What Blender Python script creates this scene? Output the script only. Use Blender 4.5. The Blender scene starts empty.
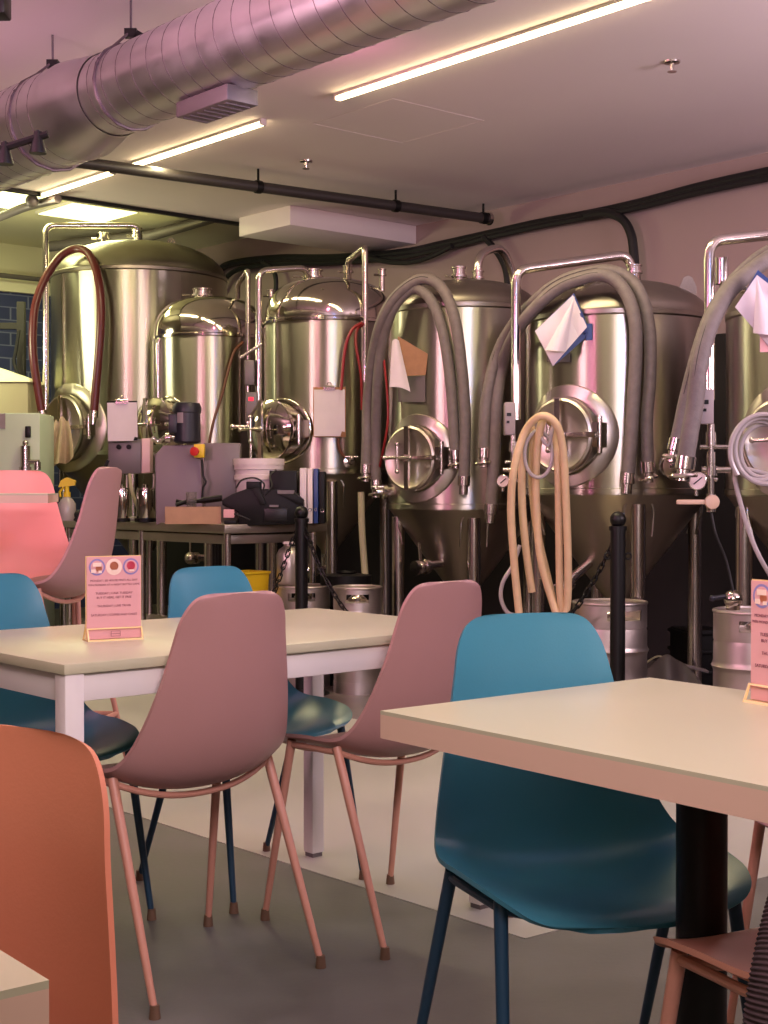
import bpy, bmesh, math, random
from mathutils import Vector, Matrix, Euler
random.seed(7)
sc = bpy.context.scene
COL = sc.collection
V = Vector
PI = math.pi
R_ = math.radians

# ------------------------------------------------------------------ camera
F, Y0, H = 1420.0, 490.0, 1.094
TH = math.atan((512 - Y0) / F)
CT, ST = math.cos(TH), math.sin(TH)

def ray(px, py):
    a = (px - 384) / F; b = (512 - py) / F
    return V((a, CT + b * ST, -ST + b * CT))
def onz(px, py, z):
    r = ray(px, py); t = (z - H) / r.z
    return V((r.x * t, r.y * t, z))
def at(px, py, Y):
    r = ray(px, py); t = Y / r.y
    return V((r.x * t, Y, H + r.z * t))
def zat(py, Y):
    return at(384, py, Y).z

cam_d = bpy.data.cameras.new('camera'); cam = bpy.data.objects.new('camera', cam_d); COL.objects.link(cam)
cam.location = (0, 0, H); cam.rotation_euler = (PI / 2 - TH, 0, 0)
cam_d.sensor_fit = 'VERTICAL'; cam_d.sensor_height = 36.0; cam_d.lens = F / 1024 * 36.0
cam_d.clip_start = 0.05; cam_d.clip_end = 100
sc.camera = cam

# room axes: U runs along the tank wall, N points from that wall into the room
U = V((0.657, -0.754, 0)).normalized(); N = V((-U.y * -1, 0, 0))
N = V((U.y, -U.x, 0))
W0 = V((1.657, 9.19, 0)); CEIL = 3.1
def UN(u, n, z=0.0):
    return W0 + U * u + N * n + V((0, 0, z))
def wallpt(px, py, off=0.04):
    r = ray(px, py); o = V((0, 0, H))
    t = (W0 + N * off - o).dot(N) / r.dot(N)
    return o + r * t

# ------------------------------------------------------------------ materials
def lin(c):
    return tuple(((x / 255) / 12.92 if x / 255 <= .04045 else ((x / 255 + .055) / 1.055) ** 2.4) for x in c)
def mat(name, rgb, rough=.5, metal=0., var=.0, vscale=8., bump=0., bscale=40., stretch=None, aniso=0., arot=0., coat=0., emit=None, estr=0., trans=0., spec=None, rvar=0., alpha=None):
    m = bpy.data.materials.new(name); m.use_nodes = True
    nt = m.node_tree; b = nt.nodes['Principled BSDF']
    c = lin(rgb) + (1,)
    b.inputs['Base Color'].default_value = c
    b.inputs['Roughness'].default_value = rough; b.inputs['Metallic'].default_value = metal
    if spec is not None: b.inputs['Specular IOR Level'].default_value = spec
    if coat: b.inputs['Coat Weight'].default_value = coat; b.inputs['Coat Roughness'].default_value = .2
    if trans: b.inputs['Transmission Weight'].default_value = trans
    if emit: b.inputs['Emission Color'].default_value = lin(emit) + (1,); b.inputs['Emission Strength'].default_value = estr
    if var or bump or rvar:
        tc = nt.nodes.new('ShaderNodeTexCoord'); mp = nt.nodes.new('ShaderNodeMapping')
        nt.links.new(tc.outputs['Object'], mp.inputs['Vector'])
        if stretch: mp.inputs['Scale'].default_value = stretch
    if var or rvar:
        n = nt.nodes.new('ShaderNodeTexNoise'); n.inputs['Scale'].default_value = vscale; n.inputs['Detail'].default_value = 9
        nt.links.new(mp.outputs[0], n.inputs['Vector'])
        if var:
            r = nt.nodes.new('ShaderNodeMix'); r.data_type = 'RGBA'
            r.inputs[6].default_value = tuple(x * (1 - var) for x in c[:3]) + (1,)
            r.inputs[7].default_value = tuple(min(1, x * (1 + var)) for x in c[:3]) + (1,)
            cr = nt.nodes.new('ShaderNodeMapRange'); cr.inputs[1].default_value = .3; cr.inputs[2].default_value = .7
            nt.links.new(n.outputs['Fac'], cr.inputs[0]); nt.links.new(cr.outputs[0], r.inputs[0])
            nt.links.new(r.outputs[2], b.inputs['Base Color'])
        if rvar:
            mr = nt.nodes.new('ShaderNodeMapRange'); mr.inputs[1].default_value = .3; mr.inputs[2].default_value = .7
            mr.inputs[3].default_value = max(.03, rough - rvar); mr.inputs[4].default_value = min(1, rough + rvar)
            nt.links.new(n.outputs['Fac'], mr.inputs[0]); nt.links.new(mr.outputs[0], b.inputs['Roughness'])
    if bump:
        n2 = nt.nodes.new('ShaderNodeTexNoise'); n2.inputs['Scale'].default_value = bscale; n2.inputs['Detail'].default_value = 5
        nt.links.new(mp.outputs[0], n2.inputs['Vector'])
        bp = nt.nodes.new('ShaderNodeBump'); bp.inputs['Strength'].default_value = bump; bp.inputs['Distance'].default_value = .01
        nt.links.new(n2.outputs['Fac'], bp.inputs['Height']); nt.links.new(bp.outputs[0], b.inputs['Normal'])
    if aniso:
        b.inputs['Anisotropic'].default_value = aniso; b.inputs['Anisotropic Rotation'].default_value = arot
        tg = nt.nodes.new('ShaderNodeTangent'); tg.direction_type = 'RADIAL'; tg.axis = 'Z'
        nt.links.new(tg.outputs[0], b.inputs['Tangent'])
    return m

M = {}
M['steel'] = mat('brushed_tank_steel', (176, 171, 159), .30, 1, var=.07, vscale=3., stretch=(5, 5, .12), rvar=.03, aniso=.96, arot=.25, bump=.06, bscale=3.2)
M['hatch'] = mat('hatch_steel', (196, 188, 176), .36, 1, var=.08, vscale=6., rvar=.06)
M['cone'] = mat('tank_cone_steel', (176, 168, 152), .36, 1, var=.1, vscale=3., bump=.15, bscale=3)
M['dome'] = mat('tank_dome_steel', (150, 142, 132), .36, 1, var=.1, vscale=5.)
M['polish'] = mat('polished_steel', (200, 192, 182), .10, 1, var=.05)
M['chrome'] = mat('pipe_steel', (205, 196, 190), .2, 1)
M['tsteel'] = mat('table_steel', (176, 168, 156), .42, 1, var=.1, vscale=6)
M['keg'] = mat('keg_steel', (200, 190, 184), .42, 1, var=.1, vscale=7, rvar=.08)
M['galv'] = mat('galvanised_duct', (216, 210, 214), .34, 1, var=.08, vscale=5, rvar=.06)
M['seam'] = mat('duct_seam', (110, 98, 102), .5, .6)
M['floor'] = mat('grey_concrete', (98, 98, 91), .55, 0, var=.3, vscale=3.5, bump=.05, bscale=60, rvar=.1)
M['pad'] = mat('pale_concrete', (172, 172, 158), .45, 0, var=.07, vscale=1.5, rvar=.1)
M['wet'] = mat('dark_brewhouse_floor', (92, 84, 78), .4, 0, var=.3, vscale=3)
M['ceil'] = mat('painted_ceiling', (234, 222, 222), .8, 0, var=.02, vscale=1)
M['wall'] = mat('painted_wall', (166, 145, 142), .8, 0, var=.03, vscale=1.2)
M['cream'] = mat('cream_wall', (226, 220, 192), .8)
M['room'] = mat('cafe_wall', (150, 132, 122), .8)
M['dark'] = mat('dark_matte', (40, 36, 36), .8)
M['black'] = mat('black_paint', (14, 13, 13), .4, spec=.35)
M['blackm'] = mat('black_plastic', (9, 9, 9), .5, spec=.25)
M['rubber'] = mat('black_rubber', (20, 19, 20), .6)
M['white_lam'] = mat('white_laminate', (190, 187, 156), .32, 0, var=.015, vscale=3)
M['lit_edge'] = mat('peach_lit_table_edge', (216, 184, 160), .45)  # white edge, with the peach light on the table sides put into its colour
M['white_mtl'] = mat('white_metal', (226, 220, 214), .4)
M['mauve'] = mat('dusty_pink_plastic', (170, 128, 122), .42, 0, bump=.03, bscale=220)
M['mauve_leg'] = mat('dusty_pink_leg', (196, 140, 118), .4)
M['peach'] = mat('warm_lit_pink_plastic', (202, 142, 118), .42, 0, bump=.03, bscale=220)  # dusty pink plastic with warm light put into its colour
M['salmon'] = mat('salmon_plastic', (226, 150, 136), .42, 0, bump=.03, bscale=220)
M['terra'] = mat('terracotta_plastic', (208, 130, 100), .42, 0, bump=.03, bscale=220)
M['blue'] = mat('teal_blue_plastic', (64, 132, 152), .30, 0, bump=.03, bscale=220)
M['blue_leg'] = mat('dark_teal_leg', (30, 62, 84), .38)
M['foot'] = mat('brown_foot_cap', (104, 78, 58), .6)
M['ghose'] = mat('grey_hose', (112, 103, 99), .6, 0, var=.12, vscale=30, bump=.2, bscale=120)
M['rhose'] = mat('red_hose', (84, 22, 26), .35, 0, var=.1, vscale=20)
M['bhose'] = mat('tan_hose', (214, 184, 142), .5, 0, var=.06, vscale=20)
M['chose'] = mat('clear_tube', (172, 162, 160), .25, 0, spec=.6)
M['redw'] = mat('red_tube', (140, 30, 34), .4)
M['brownw'] = mat('brown_cable', (104, 62, 40), .5)
M['paper'] = mat('paper', (218, 206, 210), .7, 0, var=.03, vscale=12)
M['board'] = mat('hardboard', (152, 108, 70), .6, 0, var=.1, vscale=30)
M['bboard'] = mat('blue_board', (36, 62, 120), .4)
M['towel'] = mat('beige_towel', (196, 172, 146), .95, 0, var=.1, vscale=20, bump=.5, bscale=200)
M['gbox'] = mat('grey_enclosure', (112, 104, 104), .45, .3)
M['lgbox'] = mat('light_grey_enclosure', (150, 138, 138), .5)
M['slate'] = mat('slate_panel', (122, 106, 114), .5)
M['motor'] = mat('motor_navy', (30, 30, 40), .4)
M['yellow'] = mat('yellow_plastic', (224, 190, 36), .4)
M['red'] = mat('red_plastic', (200, 40, 30), .4)
M['card'] = mat('cardboard', (170, 134, 104), .8, 0, var=.06, vscale=20)
M['bucket'] = mat('white_bucket', (226, 212, 210), .4)
M['pgreen'] = mat('pale_green_metal', (188, 204, 180), .4, 0, var=.05, vscale=4)
M['bin'] = mat('beige_vessel', (170, 164, 128), .5)
M['block'] = mat('blue_block', (70, 78, 104), .7, 0, var=.15, vscale=6)
M['pinkcard'] = mat('pink_card', (220, 164, 164), .45)
M['ink'] = mat('menu_ink', (120, 60, 78), .6)
M['gold'] = mat('gold_acrylic', (236, 206, 140), .2, 0, coat=.5)
M['led'] = mat('led_diffuser', (255, 236, 196), .5, emit=(255, 228, 176), estr=30)
M['troffer'] = mat('troffer_lens', (255, 255, 210), .5, emit=(250, 250, 176), estr=6)
M['jacket'] = mat('ribbed_dark_fabric', (58, 42, 44), .85, 0, var=.2, vscale=30)
M['bag'] = mat('grey_tarp', (92, 82, 80), .6, 0, var=.2, vscale=8)
M['glass'] = mat('clear_glass', (220, 215, 212), .05, trans=.9)
M['bluebadge'] = mat('badge_blue', (140, 132, 186), .5)
M['cream2'] = mat('badge_cream', (240, 214, 196), .5)
M['orange'] = mat('badge_orange', (214, 132, 96), .5)
M['pink2'] = mat('badge_pink', (236, 84, 108), .5)
M['tan2'] = mat('valve_handle', (206, 176, 150), .4)
M['gface'] = mat('gauge_face', (226, 206, 202), .4)

# ------------------------------------------------------------------ mesh builder
def frame(d):
    d = V(d).normalized()
    a = V((0, 0, 1)) if abs(d.z) < .9 else V((1, 0, 0))
    x = a.cross(d).normalized(); y = d.cross(x)
    return x, y, d
def catmull(P, k=6):
    P = [V(p) for p in P]
    if len(P) < 3: return P
    Q = [P[0] * 2 - P[1]] + P + [P[-1] * 2 - P[-2]]
    out = []
    for i in range(1, len(Q) - 2):
        p0, p1, p2, p3 = Q[i - 1:i + 3]
        for j in range(k):
            t = j / k
            out.append(.5 * ((2 * p1) + (p2 - p0) * t + (2 * p0 - 5 * p1 + 4 * p2 - p3) * t * t + (3 * p1 - p0 - 3 * p2 + p3) * t ** 3))
    out.append(P[-1]); return out
def fillet(P, r=.06, k=5):
    """polyline with rounded corners"""
    P = [V(p) for p in P]; out = [P[0]]
    for i in range(1, len(P) - 1):
        a, b, c = P[i - 1], P[i], P[i + 1]
        d1 = (a - b); d2 = (c - b); rr = min(r, d1.length * .45, d2.length * .45)
        s, e = b + d1.normalized() * rr, b + d2.normalized() * rr
        for j in range(k + 1):
            t = j / k; out.append(s * (1 - t) ** 2 + b * 2 * t * (1 - t) + e * t * t)
    out.append(P[-1]); return out

class MB:
    def __init__(s): s.v = []; s.f = []
    def add(s, vs, fs):
        o = len(s.v); s.v += [V(x) for x in vs]; s.f += [tuple(i + o for i in f) for f in fs]; return s
    def box(s, c, size, rot=None):
        c = V(c); a, b, h = size[0] / 2, size[1] / 2, size[2] / 2
        vs = [V((x, y, z)) for z in (-h, h) for y in (-b, b) for x in (-a, a)]
        if rot is not None: vs = [rot @ v for v in vs]
        return s.add([v + c for v in vs], [(0, 2, 3, 1), (4, 5, 7, 6), (0, 1, 5, 4), (1, 3, 7, 5), (3, 2, 6, 7), (2, 0, 4, 6)])
    def prism(s, poly, vec):
        n = len(poly); vec = V(vec)
        return s.add([V(p) for p in poly] + [V(p) + vec for p in poly],
                     [tuple(range(n - 1, -1, -1)), tuple(range(n, 2 * n))] + [(i, (i + 1) % n, n + (i + 1) % n, n + i) for i in range(n)])
    def cyl(s, p0, p1, r0, r1=None, n=16, caps=True):
        return s.tube([p0, p1], [r0, r0 if r1 is None else r1], n, caps)
    def tube(s, P, r, n=10, caps=True):
        P = [V(p) for p in P]; m = len(P)
        rs = r if isinstance(r, (list, tuple)) else [r] * m
        x = None; vs = []
        for i, p in enumerate(P):
            d = (P[min(i + 1, m - 1)] - P[max(i - 1, 0)])
            d = d.normalized() if d.length > 1e-9 else V((0, 0, 1))
            if x is None: x = frame(d)[0]
            else:
                x = (x - d * x.dot(d)); x = x.normalized() if x.length > 1e-6 else frame(d)[0]
            y = d.cross(x)
            vs += [p + (x * math.cos(2 * PI * j / n) + y * math.sin(2 * PI * j / n)) * rs[i] for j in range(n)]
        fs = [(i * n + j, i * n + (j + 1) % n, (i + 1) * n + (j + 1) % n, (i + 1) * n + j) for i in range(m - 1) for j in range(n)]
        if caps: fs += [tuple(range(n - 1, -1, -1)), tuple(range((m - 1) * n, m * n))]
        return s.add(vs, fs)
    def lathe(s, prof, n=32, c=(0, 0, 0), d=(0, 0, 1), closed=False):
        c = V(c); x, y, d = (V((1, 0, 0)), V((0, 1, 0)), V((0, 0, 1))) if tuple(d) == (0, 0, 1) else frame(d)
        vs = []; fs = []; m = len(prof)
        for r, z in prof:
            r = max(r, 1e-4)
            vs += [c + (x * math.cos(2 * PI * j / n) + y * math.sin(2 * PI * j / n)) * r + d * z for j in range(n)]
        for i in range(m - 1 + (1 if closed else 0)):
            k = (i + 1) % m
            fs += [(i * n + j, i * n + (j + 1) % n, k * n + (j + 1) % n, k * n + j) for j in range(n)]
        if not closed: fs += [tuple(range(n - 1, -1, -1)), tuple(range((m - 1) * n, m * n))]
        return s.add(vs, fs)
    def torus(s, c, d, R, r, n=28, k=8):
        return s.lathe([(R + r * math.cos(2 * PI * i / k), r * math.sin(2 * PI * i / k)) for i in range(k)], n, c, d, True)
    def ball(s, c, r, n=20, k=10, sz=1.):
        return s.lathe([(r * math.sin(PI * i / k), -r * sz * math.cos(PI * i / k)) for i in range(k + 1)], n, c)
    def grid(s, fn, nu, nv):
        vs = [fn(i / nu, j / nv) for j in range(nv + 1) for i in range(nu + 1)]
        w = nu + 1
        return s.add(vs, [(j * w + i, j * w + i + 1, (j + 1) * w + i + 1, (j + 1) * w + i) for j in range(nv) for i in range(nu)])
    def sheet(s, fn, nu, nv, t, prof=False):
        """closed thin sheet: fn(u,v) -> point, thickness t along the local normal"""
        w = nu + 1
        A = [[V(fn(i / nu, j / nv)) for i in range(w)] for j in range(nv + 1)]
        B = []
        for j in range(nv + 1):
            row = []
            for i in range(w):
                du = A[j][min(i + 1, nu)] - A[j][max(i - 1, 0)]; dv = A[min(j + 1, nv)][i] - A[max(j - 1, 0)][i]
                if prof: du = V((1, 0, 0)); dv.x = 0
                nn = du.cross(dv); nn = nn.normalized() if nn.length > 1e-9 else V((0, 0, 1))
                row.append(A[j][i] + nn * t)
            B.append(row)
        o = w * (nv + 1)
        vs = [p for r in A for p in r] + [p for r in B for p in r]
        q = lambda i, j: j * w + i
        fs = []
        for j in range(nv):
            for i in range(nu):
                a, b, c, d = q(i, j), q(i + 1, j), q(i + 1, j + 1), q(i, j + 1)
                fs += [(a, d, c, b), (a + o, b + o, c + o, d + o)]
        for i in range(nu):
            fs += [(q(i, 0), q(i + 1, 0), q(i + 1, 0) + o, q(i, 0) + o), (q(i + 1, nv), q(i, nv), q(i, nv) + o, q(i + 1, nv) + o)]
        for j in range(nv):
            fs += [(q(0, j + 1), q(0, j), q(0, j) + o, q(0, j + 1) + o), (q(nu, j), q(nu, j + 1), q(nu, j + 1) + o, q(nu, j) + o)]
        return s.add(vs, fs)
    def mesh(s, name, m, mtx=None, bevel=0, angle=35, bseg=2):
        me = bpy.data.meshes.new(name)
        vs = [mtx @ v for v in s.v] if mtx is not None else s.v
        me.from_pydata([tuple(v) for v in vs], [], s.f)
        bm = bmesh.new(); bm.from_mesh(me)
        bmesh.ops.recalc_face_normals(bm, faces=bm.faces)
        if bevel:
            es = [e for e in bm.edges if len(e.link_faces) == 2 and e.calc_face_angle(0) > R_(40)]
            bmesh.ops.bevel(bm, geom=es, offset=bevel, segments=bseg, profile=.5, affect='EDGES', clamp_overlap=True)
        bm.to_mesh(me); bm.free()
        me.shade_smooth(); me.set_sharp_from_angle(angle=R_(angle))
        me.materials.append(m if not isinstance(m, str) else M[m])
        return me

def props(o, label=None, cat=None, group=None, kind=None):
    if label: o['label'] = label
    if cat: o['category'] = cat
    if group: o['group'] = group
    if kind: o['kind'] = kind
    return o
def thing(name, label, cat, loc=(0, 0, 0), rotz=0, group=None, rot=None):
    o = bpy.data.objects.new(name, None); COL.objects.link(o)
    o.empty_display_size = .05
    o.location = loc; o.rotation_euler = rot if rot is not None else (0, 0, rotz)
    return props(o, label, cat, group)
def base_mtx(o):
    while o.parent is not None: o = o.parent
    return Matrix.Translation(o.location) @ o.rotation_euler.to_matrix().to_4x4()
def part(mb, name, m, parent, world=False, bevel=0, angle=35, label=None, bseg=2):
    mtx = base_mtx(parent).inverted() if world else None
    o = bpy.data.objects.new(name, mb.mesh(name, m, mtx, bevel, angle, bseg)); COL.objects.link(o)
    o.parent = parent
    if label: o['label'] = label
    return o
def solo(mb, name, m, label, cat, loc=(0, 0, 0), group=None, bevel=0, angle=35, kind=None):
    loc = V(loc)
    o = bpy.data.objects.new(name, mb.mesh(name, m, Matrix.Translation(-loc), bevel, angle)); COL.objects.link(o)
    o.location = loc
    return props(o, label, cat, group, kind)
def struct(mb, name, m, bevel=0, label=None):
    o = bpy.data.objects.new(name, mb.mesh(name, m, None, bevel)); COL.objects.link(o)
    o['kind'] = 'structure'
    if label: o['label'] = label
    return o
def dup(root, loc, rotz, label, group=None):
    r = root.copy(); COL.objects.link(r); r.location = loc; r.rotation_euler = (0, 0, rotz)
    r['label'] = label
    if group: r['group'] = group
    for ch in list(root.children):
        c = ch.copy(); COL.objects.link(c); c.parent = r
        for g in list(ch.children):
            d = g.copy(); COL.objects.link(d); d.parent = c
    return r
def facing(d):
    """rotz that turns local +Y to direction d"""
    return math.atan2(-d[0], d[1])

# ------------------------------------------------------------------ setting
def slab(u0, u1, n0, n1, z0, z1):
    return MB().prism([UN(u0, n0, z0), UN(u1, n0, z0), UN(u1, n1, z0), UN(u0, n1, z0)], (0, 0, z1 - z0))
UE = -2.915
struct(slab(-6.2, 10, -.2, 11, -.12, 0), 'floor', 'floor')
P1 = onz(525, 939, 0); D1 = V((-.669, .743, 0)); D2 = V((.8, .6, 0))
def unof(p):
    q = p - W0; return q.dot(U), q.dot(N)
nb = 2.95
def hit(p, d):   # where p + t d meets the brewhouse floor line
    t = (nb - unof(p)[1]) / d.dot(N); return p + d * t
pb = hit(P1, D2); pa = P1 + D1 * 8.5; pc_ = pa + N * (nb - unof(pa)[1])
struct(MB().prism([P1, pb, pc_, pa], (0, 0, .002)), 'floor_pale', 'pad')
struct(slab(-6, 9.8, 0, nb, 0, .003), 'floor_brewhouse', 'wet')
struct(slab(-6.2, 10, -.2, 0, 0, 3.5), 'wall_back', 'wall')
struct(slab(-6, 10, 0, .02, 0.003, 2.05), 'wall_back_lower', 'dark')  # thin dark sheet over the lower back wall
struct(slab(10, 10.2, -.2, 11, 0, 3.5), 'wall_right', 'room')
struct(slab(-6.2, 10, 11, 11.2, 0, 3.5), 'wall_front', 'room')
struct(slab(-6.2, -6, 0, 11, 0, 3.5), 'wall_left', 'cream')
struct(slab(UE, 10, 0, 11, CEIL, CEIL + .12), 'ceiling', 'ceil')
struct(slab(-6, UE, 0, 11, 3.3, 3.42), 'ceiling_recess', 'cream')
struct(slab(-2.77, -2.15, 0, 1.2, zat(226, 10.07), CEIL - .001), 'ceiling_soffit', 'ceil', bevel=.004)
struct(slab(UE - .03, UE, .55, 9, CEIL - .025, CEIL + .12), 'trim_1', 'black')
# blue block panel with a cream lintel on the far end wall
blk = MB()
blk.prism([UN(-5.98, .02, 0), UN(-5.98, 4.6, 0), UN(-5.98, 4.6, 2.86), UN(-5.98, .02, 2.86)], U * .03)
bo = struct(blk, 'wall_left_block', 'block')
nt = M['block'].node_tree
bt = nt.nodes.new('ShaderNodeTexBrick'); bt.inputs['Scale'].default_value = 2.2; bt.inputs['Mortar Size'].default_value = .012
bt.inputs['Color1'].default_value = lin((44, 50, 92)) + (1,); bt.inputs['Color2'].default_value = lin((54, 60, 104)) + (1,); bt.inputs['Mortar'].default_value = lin((104, 108, 140)) + (1,)
tc = nt.nodes.new('ShaderNodeTexCoord'); mp = nt.nodes.new('ShaderNodeMapping'); mp.inputs['Rotation'].default_value = (PI / 2, 0, 0)
cx = nt.nodes.new('ShaderNodeSeparateXYZ'); cb = nt.nodes.new('ShaderNodeCombineXYZ')
nt.links.new(tc.outputs['Object'], cx.inputs[0]); nt.links.new(cx.outputs['Y'], cb.inputs['X']); nt.links.new(cx.outputs['Z'], cb.inputs['Y'])
nt.links.new(cb.outputs[0], bt.inputs['Vector']); nt.links.new(bt.outputs['Color'], nt.nodes['Principled BSDF'].inputs['Base Color'])
struct(MB().prism([UN(-5.98, .02, 2.86), UN(-5.98, 8, 2.86), UN(-5.98, 8, 2.95), UN(-5.98, .02, 2.95)], U * .09), 'trim_2', 'cream')
# faint access hatch outline in the ceiling
hc = onz(398, 122, CEIL); hatch = MB()
for s_ in (-1, 1):
    hatch.box(hc + U * (.33 * s_) + V((0, 0, -.001)), (.004, .66, .0016), Matrix.Rotation(math.atan2(U.y, U.x), 3, 'Z'))
    hatch.box(hc + N * (.33 * s_) + V((0, 0, -.001)), (.66, .004, .0016), Matrix.Rotation(math.atan2(U.y, U.x), 3, 'Z'))
struct(hatch, 'trim_3', 'ceil')

# ------------------------------------------------------------------ fermenters
TANKS = {}
def knuckle(R, z0, z1, style):
    h = z1 - z0; p = []
    if style == 'flat':
        p += [(R, z0), (R * 1.012, z0 + .008), (R * 1.012, z0 + .03), (R * .995, z0 + .04)]
        for i in range(1, 11):
            a = i / 10 * PI / 2
            p.append((R * .995 * math.cos(a) ** .72, z0 + .04 + (h - .04) * math.sin(a) ** 1.25))
    else:
        p += [(R, z0), (R * 1.03, z0 + .006), (R * 1.03, z0 + .022), (R * .985, z0 + .03), (R * .985, z0 + .05)]
        for i in range(1, 13):
            a = i / 12 * PI / 2
            p.append((R * .985 * math.cos(a) ** .62, z0 + .05 + (h - .05) * math.sin(a) ** .95))
    p[-1] = (.001, z1)
    return p
def tank(key, label, px, Y, R, rimy, apexy, boty, style, mway, group='conical fermenters along the wall', coneh=1.22):
    c = at(px, 500, Y); c.z = 0
    fr = Y - R
    zr, za, zb = zat(rimy, fr), zat(apexy, Y), zat(boty, fr)
    t = thing('fermenter_tank', label, 'tank', c, R_(-40), group)
    sh = MB().lathe([(R * .5, zb), (R, zb), (R, zr)], 72); sh.lathe([(R, zb + .004), (R * 1.012, zb + .006), (R * 1.012, zb + .03), (R, zb + .034)], 72)
    part(sh, 'shell', 'steel', t)
    part(MB().lathe(knuckle(R, zr, za, style), 64), 'dome', 'polish' if style == 'knuckle' else 'dome', t, angle=28)
    zo = max(.22, zb - R * coneh)
    part(MB().lathe([(.05, zo), (.055, zo + .03), (R * .985, zb)], 64), 'cone', 'cone', t)
    # legs, each with its welded arch patch
    for sx in (-1, 1):
        for sy in (-1, 1):
            a = math.atan2(sy, sx); q = V((math.cos(a), math.sin(a), 0)) * R * .87
            zt = zb - .045
            lg = MB().cyl(q + V((0, 0, .02)), q + V((0, 0, zt)), .038, n=20)
            lg.cyl(q, q + V((0, 0, .02)), .055, n=20)
            l = part(lg, 'leg', 'chrome', t)
            rad = q.normalized(); tang = V((-rad.y, rad.x, 0))
            pt = MB(); pts = [q + tang * (.075 * math.cos(b)) + rad * .012 + V((0, 0, zt - .04 + .075 * math.sin(b))) for b in [i / 14 * PI for i in range(15)]]
            pts = [q + tang * .075 + rad * -.02 + V((0, 0, zt - .16))] + pts + [q - tang * .075 + rad * -.02 + V((0, 0, zt - .16))]
            pt.tube(pts, .006, 6)
            part(pt, 'weld_arch', 'steel', l)
    # outlet valve under the cone
    ov = MB().cyl((0, 0, zo + .01), (0, 0, zo - .07), .028).lathe([(.045, -.01), (.045, .01)], 20, (0, 0, zo - .01)).tube(fillet([(0, 0, zo - .05), (0, 0, zo - .1), (-.02, -.16, zo - .1)], .04), .026, 14)
    ov.lathe([(.042, -.012), (.042, .012)], 20, (-.017, -.13, zo - .1), (-.12, -1, 0)); ov.ball((-.02, -.18, zo - .1), .045).cyl((-.02, -.18, zo - .1), (-.02, -.18, zo + .06), .009)
    part(ov, 'outlet_valve', 'chrome', t)
    # manway
    if mway:
        my, mr, kind = mway
        zc = zat(my, fr); yo = -R
        sad = MB(); ro = mr * (1.34 if kind != 'dome' else 1.08)
        na = 48
        def sp(r, a, e):
            x = r * math.cos(a); z = r * math.sin(a)
            return V((x, -math.sqrt(max(.0001, (R + e) ** 2 - x * x)), zc + z))
        vs = []; fs = []
        for rr, e in ((ro, .002), (ro * .985, .012), (mr * 1.02, .014)):
            vs += [sp(rr, 2 * PI * i / na, e) for i in range(na)]
        for k in range(2):
            fs += [(k * na + i, k * na + (i + 1) % na, (k + 1) * na + (i + 1) % na, (k + 1) * na + i) for i in range(na)]
        sad.add(vs, fs)
        part(sad, 'manway_collar', 'hatch' if kind != 'dome' else 'polish', t, angle=60)
        pr = .055 if kind != 'dome' else .13
        ring = MB().lathe([(mr * .86, -.12), (mr * .93, -.12), (mr * .93, pr - .03), (mr * 1.0, pr - .025), (mr * 1.0, pr), (mr * .86, pr)], 48, (0, yo, zc), (0, -1, 0), True)
        part(ring, 'manway_rim', 'hatch' if kind != 'dome' else 'polish', t)
        dd = MB().lathe([(.001, pr - .03), (mr * .5, pr - .025), (mr * .8, pr - .012), (mr * .9, pr + .004), (mr * .96, pr + .012), (mr * .9, pr + .02), (mr * .82, pr + .008), (mr * .5, pr - .004), (.001, pr - .008)] if kind != 'dome' else
                        [(.001, pr + .055), (mr * .35, pr + .05), (mr * .7, pr + .032), (mr * .88, pr + .012), (mr * .97, pr), (mr * .97, pr - .02), (.001, pr - .02)], 48, (0, yo, zc), (0, -1, 0))
        door = part(dd, 'manway_door', 'polish' if kind == 'dome' else 'hatch', t)
        yb = yo - pr - (.075 if kind == 'dome' else .03)
        bar = MB().box((0, yb, zc), (.03, .018, mr * 1.9)).cyl((0, yb + .02, zc), (0, yb - .09, zc), .011, n=12)
        bar.lathe([(.02, -.02), (.02, .02)], 6, (0, yb - .02, zc), (0, -1, 0))
        part(bar, 'clamp_bar', 'chrome', t)
        hd = MB().cyl((-.09, yb - .085, zc), (.09, yb - .085, zc), .009, n=12).cyl((0, yb - .085, zc - .075), (0, yb - .085, zc + .075), .009, n=12)
        for q in ((-.09, 0), (.09, 0), (0, -.075), (0, .075)): hd.ball((q[0], yb - .085, zc + q[1]), .014, 10, 6)
        part(hd, 'wing_handle', 'chrome', t)
        hg = MB().cyl((mr * 1.08, yo - pr * .6, zc - .09), (mr * 1.08, yo - pr * .6, zc + .09), .014, n=12).box((mr * .55, yo - pr - .02, zc), (mr * 1.05, .014, .025)).box((mr * 1.03, yo - pr * .3, zc), (.03, .09, .12))
        part(hg, 'hinge', 'chrome', t)
    TANKS[key] = dict(o=t, c=c, R=R, zr=zr, za=za, zb=zb, fr=fr)
    return t
def surf(key, px, py, off=0.):
    T = TANKS[key]; r = ray(px, py); o = V((0, 0, H)); R = T['R'] + off; c = T['c']
    a = r.x ** 2 + r.y ** 2; b = -2 * (r.x * c.x + r.y * c.y); cc = c.x ** 2 + c.y ** 2 - R * R
    D = b * b - 4 * a * cc
    t = (-b - math.sqrt(D)) / (2 * a) if D > 0 else -b / (2 * a)
    return o + r * t
def spath(key, pts, off=.05):
    return [surf(key, x, y, off) for x, y in pts]

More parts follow.
